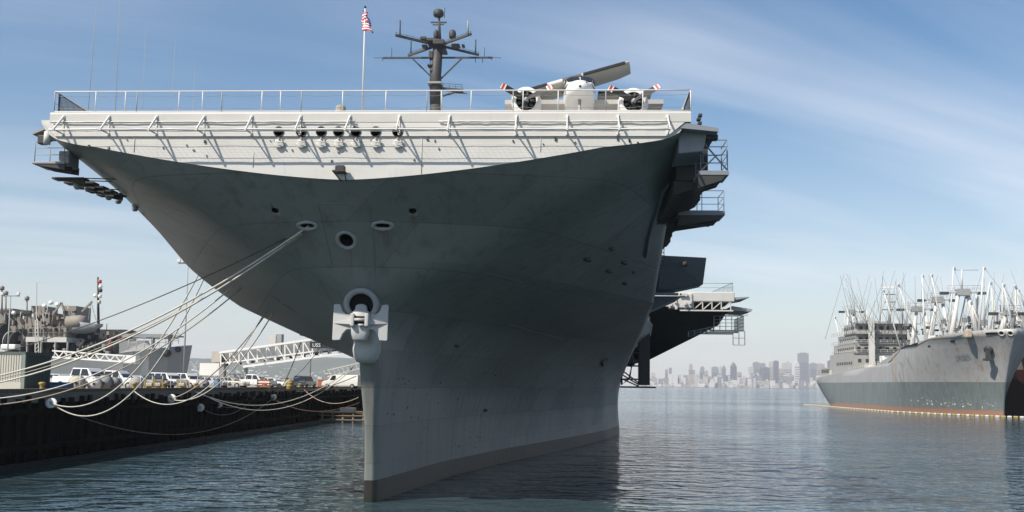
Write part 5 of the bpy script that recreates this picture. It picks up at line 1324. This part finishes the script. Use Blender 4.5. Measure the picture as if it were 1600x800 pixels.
# ================================================================== CARGO SHIP on the right
CX, CY = xz(1568, 226, 0).x, 226.0
M_CARGO = hull_mat('cargo_paint', (.34, .335, .335), (.15, .175, .175), 7.6, rust=.8, water_col=(.30, .17, .12), water_z=1.3, seam=False)
cs = thing('cargo_ship', (CX, CY, 0), 'grey cargo ship with a forest of white derricks, rust streaks and dark boot topping', 'cargo ship')
def cargo_hull(name, parent, m, half=11.5, length=142):
    vs = []; rows = []
    zs = [-1, 0, 1.2, 3, 5, 7.6, 9.5, 11.5, 13.5, 15.5, 17.5, 19.0]
    us = [0, .012, .035, .07, .12, .18, .25, .32, .40, .5, .6, .7, .78, .86, .93, .97, 1.0]
    def top(y): 
        if y < 31: return 18.6 - 2.4 * (y / 31)
        if y < 34: return 16.2 - 3.3 * (y - 31) / 3
        return 12.9 - 3.4 * min(1, (y - 34) / 80)
    for z in zs:
        w = max(0, z) / 18.6
        st = -7.5 * w ** 1.7; en = length - 16 + 16 * min(1, (max(z, 0) / 9.0)) ** .8
        r = []
        for sd in (-1, 1):
            pts = []
            for u in us:
                y = st + (en - st) * u
                e = min(1, (u / (.34 - .2 * w))); e = 1 - (1 - e) ** (1.5 + 1.2 * w)
                tail = min(1, (1 - u) / .22); tail = (1 - (1 - tail) ** 2.2) * .85 + .15 * min(1, z / 8 if z > 0 else 0) if u > .78 else 1
                pts.append((sd * half * max(.02, e) * max(.03, tail), y, min(z, top(y))))
            r.append(pts)
        rows.append(r[0][::-1] + r[1])
    mb = MB(); n = len(rows[0])
    mb.loft([[Vector(p) for p in r] for r in rows], smooth=True, caps=False, closed=True)
    mb.add(rows[-1], [tuple(range(n))])
    return mb.build(name, m, parent)
ch = cargo_hull('hull', cs, M_CARGO)
for pl_ in ch.data.polygons:
    if abs(pl_.normal.z) > .8: pl_.use_smooth = False
def C(x, y, Y): return at(x, y, Y) - Vector((CX, CY, 0))
# bulwark rim, chocks, anchors, name
def on_cargo(x, y, off=.05):
    b = BVHTree.FromPolygons([v.co for v in ch.data.vertices], [list(p.vertices) for p in ch.data.polygons])
    p, n, i, d = b.ray_cast(CAM_P - Vector((CX, CY, 0)), ray(x, y)); return p, n
p, n_ = on_cargo(1545, 546)
if p:
    an = MB(); M = frame_of(n_)
    an.lathe(p, n_, [(0, -.3), (.9, -.3), (1.0, .4), (.5, .6), (0, .6)], 14); an.cbox(p + n_ * .5 + Vector((0, 0, -1.1)), (.8, .8, 2.4)); an.cbox(p + n_ * .5 + Vector((0, 0, -2.0)), (1.8, 1.2, .5)); an.build('bow_anchor', M_DARK, cs)
p1, _ = on_cargo(1493, 556.5); p2, _ = on_cargo(1516, 553.5)
if p1 and p2:
    d = (p2 - p1); yaw = math.atan2(d.y, d.x); nn = Vector((d.y, -d.x, 0)).normalized()
    text_obj('CAPE GIBSON', 'ship_name', p1 + nn * .25 + Vector((0, 0, -.3)), (R(90), -math.atan2(d.z, math.hypot(d.x, d.y)), yaw), d.length / 6.4, mat('name_grey', (.10, .10, .11), .6), cs, .02, 'LEFT')
for x, y in ((1565, 519), (1579, 519)):
    p, n_ = on_cargo(x, y + 1.5)
    if p: o = MB().lathe(p, n_, [(.75, -.2), (.75, .12), (.5, .22), (.42, .1), (.42, -.2)], 14).build('bow_chock', M_PALE, cs); MB().lathe(p, n_, [(0, .06), (.43, .06)], 12).build('chock_hole', M_BLACK, o)
for x, y, w in ((1552, 521, 1.9), (1488, 533, .8), (1452, 541, .8)):
    p, n_ = on_cargo(x, y)
    if p: M = frame_of(n_); MB().loft([[p + M @ Vector((u, v, .06)) for u, v in ellipse(w * .5, .25, 12, w * .4)], [p + M @ Vector((u, v, -.2)) for u, v in ellipse(w * .5, .25, 12, w * .4)]]).build('fairlead', M_BLACK, cs)
p, n_ = on_cargo(1514, 523)
if p: MB().cbox(p + n_ * .5 + Vector((0, 0, .6)), (1.4, 1.6, 1.9)).build('canvas_bundle', mat('canvas_tan', (.42, .36, .27), .9, var=.3, scale=3), cs, .3)
for k in range(90):
    x = random.uniform(1390, 1556); y = 626 + (x - 1390) * .045 + random.gauss(0, 3.2); p, n_ = on_cargo(x, y)
    if p: M = frame_of(n_); a = random.uniform(.08, .35) * random.uniform(.4, 1.4); b_ = random.uniform(.05, .22); MB().loft([[p + M @ Vector((u, v, h_)) for u, v in ellipse(a, b_, 8)] for h_ in (-.05, .02)]).build('paint_scrape', random.choice([M_HAZE, M_RAILP, M_SGREY]), cs)
# superstructure
M_CH = mat('cargo_house', (.33, .325, .31), .6, var=.1, scale=.4, streak=.25)
def cb(x0, x1, y0, y1, z0, z1, name, m=M_CH, bevel=0): return MB().box((x0, y0, z0), (x1, y1, z1)).build(name, m, cs, bevel)
cb(-9.5, 9.5, 78, 106, 10.3, 16.5, 'deck_house'); cb(-9, 9, 80, 103, 16.5, 19.4, 'deck_house'); cb(-8.4, 8.4, 80, 100, 19.4, 22.3, 'deck_house'); cb(-8.8, 8.8, 79, 92, 22.3, 25.4, 'bridge'); cb(-4, 4, 84, 90, 25.4, 26.4, 'top_house')
cb(-8.6, 8.6, 106, 121, 9.4, 12.7, 'after_house'); cb(-6.2, 6.2, 106, 126, 9.2, 12.2, 'after_house')
for z in (13.5, 17.9, 20.8, 24.2):
    for k in range(9):
        y = 81 + k * 2.0; hw = 9.5 if z < 16 else (9 if z < 19 else 8.4 if z < 22 else 8.8)
        if z > 22 and y > 91: continue
        cb(-hw - .06, -hw, y, y + 1.0, z - .45, z + .45, 'porthole_window', M_DARK)
for k in range(8): cb(-8 + k * 2.05, -6.8 + k * 2.05, 78.9, 79.05, 23.4, 24.6, 'bridge_window', M_DARK)
for k in range(6): cb(-8.7, -8.6, 107 + 2.3 * k, 108.3 + 2.3 * k, 10.9, 12.1, 'porthole_window', M_DARK)
for z, y_, hw in ((14.2, 77.9, 8.6), (17.9, 79.9, 8.2), (20.8, 79.9, 7.6)):
    for k in range(8): cb(-hw + k * hw * .26, -hw + k * hw * .26 + .9, y_, y_ + .1, z - .5, z + .5, 'porthole_window', M_DARK)
for z in (16.5, 19.4, 22.3, 25.4): cb(-9.8, 9.8, 77.6, 79, z - .12, z + .02, 'deck_ledge', M_SGREY)
for z in (16.5, 19.4, 22.3): handrail(cs, [(-9.6, 77.7, z + .02), (9.6, 77.7, z + .02)], 1.0, M_PALE, (1, .5), .05, 2.0); handrail(cs, [(-9.4, 79, z), (-9.4, 104, z)], 1.0, M_PALE, (1, .5), .06, 2.2)
cb(-3.2, 3.2, 96, 103, 22.3, 27.5, 'funnel', M_HAZE, .6)
for k in range(70):
    y = random.uniform(20, 125); z = 12.6 - 3 * max(0, (y - 34)) / 80 if y > 34 else 16.6; 
    w = random.uniform(.5, 1.8); x = random.uniform(-10, 8); cb(x, x + w, y, y + w, z - .3, z + random.uniform(1, 4.0), 'deck_gear', random.choice([M_CH, M_PALE, M_HAZE, M_WHITE, M_SGREY]))
handrail(cs, [(-5.2, 8, 18.2), (-9.4, 16, 17.5), (-11.2, 30, 16.3)], 1.1, M_PALE, (1, .5), .05, 2.4)
handrail(cs, [(-11.4, 36, 12.7), (-11.4, 78, 11.0)], 1.1, M_PALE, (1, .5), .05, 2.4)
# derrick posts and booms, placed along the deck
M_DER = mat('derrick_white', (.56, .56, .54), .5, var=.08, scale=.5, streak=.15)
def goalpost(Y, legs, plat, h=1.2):
    o = None
    (x0, y0, x1, y1) = plat
    a, b = C(x0, (y0 + y1) / 2, Y), C(x1, (y0 + y1) / 2, Y); th = (y1 - y0) * Y / F
    o = MB().cbox((a + b) / 2, ((b - a).length * .36, 2.4, th)).build('crosstree', M_HAZE, cs)
    MB().bar(a, b, .5).build('crosstree_arm', M_DER, o)
    for (bx, by, tx, ty) in legs:
        p, q = C(bx, by, Y), C(tx, ty, Y); p = p - (q - p) * .25
        MB().tube([p, q], .85, 10, .45).build('kingpost', M_DER, cs)
    for s_, e in ((a, -1), (b, 1)): MB().cbox(s_ + Vector((e * .6, 0, -.2)), (2.0, 1.0, .7)).build('block_gear', M_DARK, o)
    handrail(o, [a + Vector((0, -1, .4)), b + Vector((0, -1, .4))], 1.3, M_HAZE, (1, .5), .05, 1.6)
goalpost(262, ((1486, 526, 1497, 462), (1526, 520, 1513, 462)), (1479, 452, 1530, 462))
goalpost(284, ((1452, 540, 1463, 474), (1484, 530, 1473, 474)), (1443, 464, 1486, 473)); goalpost(296, ((1424, 548, 1432, 488), (1454, 545, 1446, 488)), (1410, 479, 1456, 487))
goalpost(243, ((1566, 515, 1571, 492), (1594, 515, 1587, 492)), (1556, 485, 1592, 493)); goalpost(352, ((1322, 570, 1326, 490), (1340, 568, 1334, 490)), (1318, 484, 1342, 489))
booms = [(1380, 452, 1412, 560, 300, .42), (1403, 443, 1440, 548, 288, .42), (1441, 429, 1446, 560, 276, .45), (1455, 428, 1477, 540, 272, .42), (1490, 417, 1482, 535, 262, .42), (1537, 417, 1529, 525, 246, .45), (1547, 440, 1537, 500, 250, .42), (1567, 443, 1584, 518, 240, .42), (1585, 445, 1606, 486, 240, .42),
         (1509, 462, 1494, 530, 264, .32), (1516, 470, 1535, 518, 260, .5), (1520, 490, 1500, 530, 268, .4), (1304, 494, 1321, 562, 348, .5), (1325, 484, 1326, 570, 350, .45), (1329, 487, 1346, 545, 346, .45), (1460, 486, 1448, 545, 282, .5), (1590, 452, 1593, 520, 243, .3), (1566, 443, 1567, 515, 243, .3)]
for x0, y0, x1, y1, Y, r in booms:
    p, q = C(x1, y1, Y), C(x0, y0, Y)
    bo = MB().tube([p, q], r * .62, 8, r * .45).build('derrick_boom', M_DER, cs); MB().cbox(q + Vector((.2, -.2, -.5)), (.4, .4, .6)).build('boom_head_block', M_SGREY, bo)
    MB().tube([q, q + Vector((random.uniform(-4, 4), 2, -14))], .05, 4).build('stay_wire', M_WIRE, bo); MB().tube([q, q + Vector((random.uniform(3, 8), 2, -9))], .05, 4).build('stay_wire', M_WIRE, bo)
cb(-5.6, -4.2, 76, 77.4, 11, 27.0, 'white_vent_post', M_DER)
rm = MB().tube([C(1390, 520, 306), C(1389, 455, 306)], .5, 8, .3).build('radar_mast', M_HAZE, cs); MB().bar(C(1376, 449, 306), C(1397, 449, 306), .6).build('radar_bar', M_WHITE, rm)
for x, y in ((1388, 460), (1390, 472), (1386, 484)): MB().bar(C(x - 8, y, 306), C(x + 10, y, 306), .25).build('mast_arm', M_DARK, rm)
MB().tube([C(1503, 452, 262), C(1503, 421, 262)], .22, 6).build('topmast', M_DER, cs); MB().tube([C(1490, 422, 262), C(1528, 422, 262)], .06, 4).build('aerial_wire', M_WIRE, cs)
rg = random.Random(4)
for k in range(90):
    x0 = rg.uniform(1310, 1600); Y = rg.uniform(240, 300); y0 = rg.uniform(420, 480); x1 = x0 + rg.uniform(-34, 34)
    MB().tube([C(x0, y0, Y), C(x1, rg.uniform(500, 530), Y)], .05, 4).build('rigging_wire', M_WIRE, cs)
for k in range(44):
    x0 = rg.uniform(1310, 1598); Y = 240 + (1598 - x0) * .38; yb = 520 + max(0, (1530 - x0)) * .12; h = rg.uniform(18, 70)
    MB().tube([C(x0, yb, Y), C(x0 + rg.uniform(-5, 5), yb - h, Y)], rg.uniform(.1, .22), 6).build('small_mast', rg.choice([M_DER, M_HAZE, M_PALE]), cs)
for k in range(90):
    x0 = rg.uniform(1390, 1598); Y = 238 + (1598 - x0) * .36; yb = rg.uniform(492, 520) + max(0, (1530 - x0)) * .12; w = rg.uniform(.4, 1.5)
    MB().cbox(C(x0, yb, Y), (w, w, rg.uniform(.4, 1.6))).build('winch_gear', rg.choice([M_DER, M_DARK, M_HAZE, M_PALE, M_SGREY]), cs)
# oil boom floating round the hull
ob_ = thing('oil_boom', (CX, CY, 0), 'line of yellow and white floats along the cargo ship waterline', 'oil boom')
fl_me = {}
path = [Vector((-13.4, 126, 0)), Vector((-13.8, 70, 0)), Vector((-13.2, 34, 0)), Vector((-8, 12, 0)), Vector((-2, 0, 0)), Vector((4, -6, 0)), Vector((16, -9, 0)), Vector((40, -11, 0))]
seg_l = [0]; 
for a, b in zip(path[:-1], path[1:]): seg_l.append(seg_l[-1] + (b - a).length)
nfl = int(seg_l[-1] / 1.3)
for k in range(nfl):
    d = k * 1.3; i = max(j for j in range(len(path) - 1) if seg_l[j] <= d); a, b = path[i], path[i + 1]; u = (d - seg_l[i]) / (seg_l[i + 1] - seg_l[i])
    c = k % 2
    if c not in fl_me:
        o = MB().lathe((0, 0, .08), (0, 1, 0), [(0, -.5), (.2, -.45), (.22, 0), (.2, .45), (0, .5)], 8).build('float', (M_YEL, M_PALE)[c], ob_); fl_me[c] = o.data
    else: o = link('float', fl_me[c], ob_)
    o.location = a.lerp(b, u); dv = b - a; o.rotation_euler = (0, 0, math.atan2(dv.y, dv.x) - R(90))
# second ship alongside, its shade put into the dark maroon hull colour
M_BLKH = hull_mat('shaded_hull_paint', (.22, .21, .21), (.05, .018, .018), 11.0, seam=False)
ss = thing('second_cargo_ship', (CX + 27.5, CY + 14, 0), 'dark-hulled ship moored behind the cargo ship at the picture edge', 'cargo ship')
cargo_hull('hull', ss, M_BLKH, 12.0, 130)
MB().box((-6, 20, 17), (6, 30, 26)).build('deck_house', M_CH, ss)
for x in (-10, -7): MB().tube([(x, 6, 10), (x, 6, 22)], .3, 8).build('kingpost', M_DER, ss)
MB().cbox((-11.8, 3.5, 10.5), (.8, 1.4, 1.6)).build('blue_fender', mat('pale_blue_fender', (.25, .5, .58), .6), ss, .3)
# mooring line from the cargo bow
rope(Vector((CX, CY, 0)) + Vector((3.5, -7.2, 18)), Vector((CX + 24, CY + 6, 15)), .8, .12, M_ROPE, 'mooring line from the cargo ship bow to the ship behind')['group'] = 'mooring line of the cargo ship'

# ================================================================== FAR SHORE and skyline
YF = 6000
def far_x(x): return xz(x, YF, 5).x
sh = MB(); sh.box((far_x(-200), YF - 40, -1), (far_x(1900), YF + 900, 3.5)); tag(sh.build('far_shore', mat('shore_grey', (.20, .19, .17), .9, var=.2, scale=.01)), kind='structure')
tones = [mat('tower_pale', (.46, .44, .41), .7, var=.1, scale=.02), mat('tower_tan', (.36, .31, .26), .7, var=.1, scale=.02), mat('tower_grey', (.20, .205, .215), .7, var=.1, scale=.02), mat('tower_dark', (.09, .095, .105), .6, var=.1, scale=.02), mat('tower_white', (.62, .61, .58), .7, var=.06, scale=.02)]
M_FWIN = mat('far_window_band', (.07, .08, .09), .3)
def tower(x, w, ytop, tone, label, style='slab', dy=0.0):
    Y = YF + dy; W = w * Y / F; c = xz(x, Y, 3.5); top = at(x, ytop, Y).z; h = top - 3.5
    o = thing('far_tower', (c.x, Y, 3.5), label, 'tower', 'hazy towers of the skyline across the bay')
    d = max(20, W)
    if style == 'slab': MB().box((-W / 2, 0, 0), (W / 2, d, h)).build('shaft', tones[tone], o); MB().box((-W * .3, d * .2, h), (W * .3, d * .7, h + 5)).build('roof_plant', tones[tone], o)
    elif style == 'step':
        MB().box((-W / 2, 0, 0), (W / 2, d, h * .80)).build('shaft', tones[tone], o); MB().box((-W * .36, 3, h * .8), (W * .36, d - 3, h)).build('upper_shaft', tones[tone], o); MB().box((-W * .2, 6, h), (W * .2, d - 6, h + 6)).build('roof_plant', tones[tone], o)
    elif style == 'dome':
        MB().box((-W / 2, 0, 0), (W / 2, d, h * .86)).build('shaft', tones[tone], o); MB().lathe((0, d / 2, h * .86), (0, 0, 1), [(W * .42, 0), (W * .38, h * .06), (W * .24, h * .12), (0, h * .15)], 14).build('dome', tones[tone], o); MB().tube([(0, d / 2, h), (0, d / 2, h + 18)], 1.2, 6, .5).build('spire', tones[tone], o)
    elif style == 'gable': MB().prism([(-W / 2, 0), (W / 2, 0), (W / 2, h * .85), (0, h), (-W / 2, h * .85)], 'y', 0, d).build('shaft', tones[tone], o)
    nb_ = int(h / 14)
    for k in range(1, nb_): MB().box((-W * .46, -.6, k * 14), (W * .46, -.05, k * 14 + 5)).build('window_band', M_FWIN, o) if (k * 14 + 8 < h * .8) else None
T = [(1012, 8, 590, 1, 'slab', 'low tan tower at the foot of the carrier sponson, leftmost in the skyline'), (1021, 6, 583, 0, 'slab', 'pale short tower second from the left of the skyline'),
     (1041.7, 3.6, 577.8, 2, 'slab', 'thin grey tower, left one of a slim pair'), (1047.6, 4.2, 575.6, 2, 'slab', 'thin grey tower, right one of a slim pair'), (1060, 7, 588, 0, 'slab', 'pale low block between the slim pair and the flared brown tower'),
     (1080, 6.5, 569.7, 1, 'step', 'brownish tower standing alone, first tall one from the left'), (1078, 10, 585, 4, 'slab', 'white block in front of the lone brownish tower'), (1098, 8, 574, 2, 'step', 'stepped grey tower right of the lone brownish one'),
     (1104, 5, 580, 1, 'slab', 'short tan tower tucked beside the stepped grey one'), (1118, 9.5, 574, 2, 'slab', 'broad flat-topped grey tower left of a slim pale one'), (1127, 5, 573.5, 0, 'slab', 'slim pale tower left of the rounded grey one'), (1131.5, 5.5, 570.4, 2, 'gable', 'grey tower with peaked top left of the domed tower'),
     (1139, 4, 577, 4, 'slab', 'narrow white tower touching the domed tower'), (1147, 8.8, 566.5, 3, 'dome', 'dark domed tower with a thin spire'), (1156, 6, 582, 1, 'slab', 'tan block right at the foot of the domed tower'), (1169, 7.5, 583, 4, 'step', 'white stepped clock-tower shape by the water'),
     (1174, 7, 574, 0, 'slab', 'pale tower left of the broad dark pair'), (1183, 9.5, 566.5, 2, 'slab', 'broad grey tower, left of a stepped pair'), (1192.7, 7.5, 568.2, 2, 'slab', 'grey tower, right of the stepped pair'), (1198, 10, 574.6, 3, 'slab', 'dark bluish block below the stepped pair'), (1183, 6, 584, 4, 'slab', 'bright white cube low in front of the stepped pair'),
     (1206, 6, 565.5, 0, 'slab', 'pale slim tower left of the dark slim one'), (1213.6, 7.2, 564.6, 3, 'slab', 'dark slim tower right of the pale slim one'), (1221, 7, 577, 1, 'slab', 'tan tower below the dark slim one'), (1231, 13, 567.2, 0, 'slab', 'wide pale tower left of the tallest tower'), (1232, 8, 564, 1, 'gable', 'peaked tan tower behind the wide pale one'),
     (1246, 7, 563, 4, 'gable', 'white peaked tower touching the tallest tower'), (1257, 14, 552, 2, 'slab', 'tallest brown-grey slab tower of the skyline'), (1257, 9, 576, 0, 'slab', 'pale block at the foot of the tallest tower'), (1265, 9, 570, 0, 'step', 'pale stepped tower right of the tallest one'), (1272, 9.5, 568, 2, 'slab', 'grey tower second right of the tallest one'), (1275, 5, 575, 4, 'slab', 'white tower low beside the grey ones right of the tallest'),
     (1283, 12, 569, 1, 'slab', 'wide tan tower left of the cargo ship stern'), (1302, 11, 563.5, 3, 'slab', 'dark tower seen above the cargo ship stern'), (1314, 9, 572, 2, 'slab', 'grey tower behind the cargo ship derricks'), (1293, 7, 576, 0, 'slab', 'pale tower just above the cargo ship stern rail')]
for i, (x, w, y, tn, st, lab) in enumerate(T): tower(x, w, y, tn, lab, st, 160 + (i * 137) % 500)
low_ = MB()
lowm = [MB() for _ in tones]
for k in range(900):
    x = random.uniform(1000, 1345); Y = YF + random.uniform(-20, 520); w = random.uniform(8, 34); h = random.uniform(6, 22) + (Y - YF) * .09 * random.uniform(.3, 1.2) + (random.uniform(15, 55) if random.random() < .16 else 0)
    c = xz(x, Y, 3.5); lowm[random.choice([0, 0, 1, 2, 4, 4])].box((c.x - w / 2, Y, 3), (c.x + w / 2, Y + random.uniform(10, 25), 3.5 + h))
for mbx, m in zip(lowm, tones):
    if mbx.v: tag(mbx.build('low_city_blocks', m, fix=False), 'mass of low pale buildings along the far shore', 'buildings', kind='stuff')
# hills behind the pier on the left
def hills(x0, x1, Y, ytop, m, name, seed, rough=1.0):
    rs = np.random.RandomState(seed); n, mrow = 90, 12; vs = []; ph = rs.uniform(0, 6, 6)
    for j in range(mrow):
        v = j / (mrow - 1)
        for i in range(n + 1):
            u = i / n; x = x0 + (x1 - x0) * u; h = (at(x, ytop, Y).z) * (1 + rough * (.10 * math.sin(7 * u + ph[0]) + .06 * math.sin(19 * u + ph[1]) + .03 * math.sin(47 * u + ph[2])))
            z = h * math.sin(v * math.pi / 2) ** .8 + rs.uniform(-1, 1) * h * .03; c = xz(x, Y, 5); vs.append((c.x, Y + 900 * v - 700, max(0, z) if j else -1))
    fs = [(j * (n + 1) + i, j * (n + 1) + i + 1, (j + 1) * (n + 1) + i + 1, (j + 1) * (n + 1) + i) for j in range(mrow - 1) for i in range(n)]
    o = MB().add(vs, fs, True).build(name, m); tag(o, kind='structure')
hills(-300, 700, 5200, 562, mat('hill_scrub', (.09, .10, .07), .95, var=.45, scale=.006), 'hills', 3)
hm = MB()
for k in range(500):
    x = random.uniform(150, 600); Y = random.uniform(4600, 5100); c = xz(x, Y, 5); u = (Y - 60 - 4500) / 900; z = 112 * math.sin(max(0, u) * math.pi / 2) ** .8; w = random.uniform(8, 20); hm.box((c.x - w / 2, Y - 60, z - 5), (c.x + w / 2, Y - 50, z + random.uniform(5, 12)))
tag(hm.build('hillside_houses', tones[4], fix=False), 'scatter of pale houses on the far hills beyond the pier', 'houses', kind='stuff')

# ================================================================== HAZE
def make_haze():
    m = bpy.data.materials.new('bay_haze'); m.use_nodes = True; t = m.node_tree; t.nodes.clear()
    o = t.nodes.new('ShaderNodeOutputMaterial'); v = t.nodes.new('ShaderNodeVolumePrincipled')
    v.inputs['Color'].default_value = (.88, .92, 1.0, 1); v.inputs['Density'].default_value = 1.0e-4; v.inputs['Anisotropy'].default_value = .0
    t.links.new(v.outputs[0], o.inputs['Volume'])
    ob = MB().box((-8200, -300, -5), (8200, 8200, 330)).build('haze', m); tag(ob, 'thin pale haze over the bay', 'haze', kind='stuff')
make_haze()
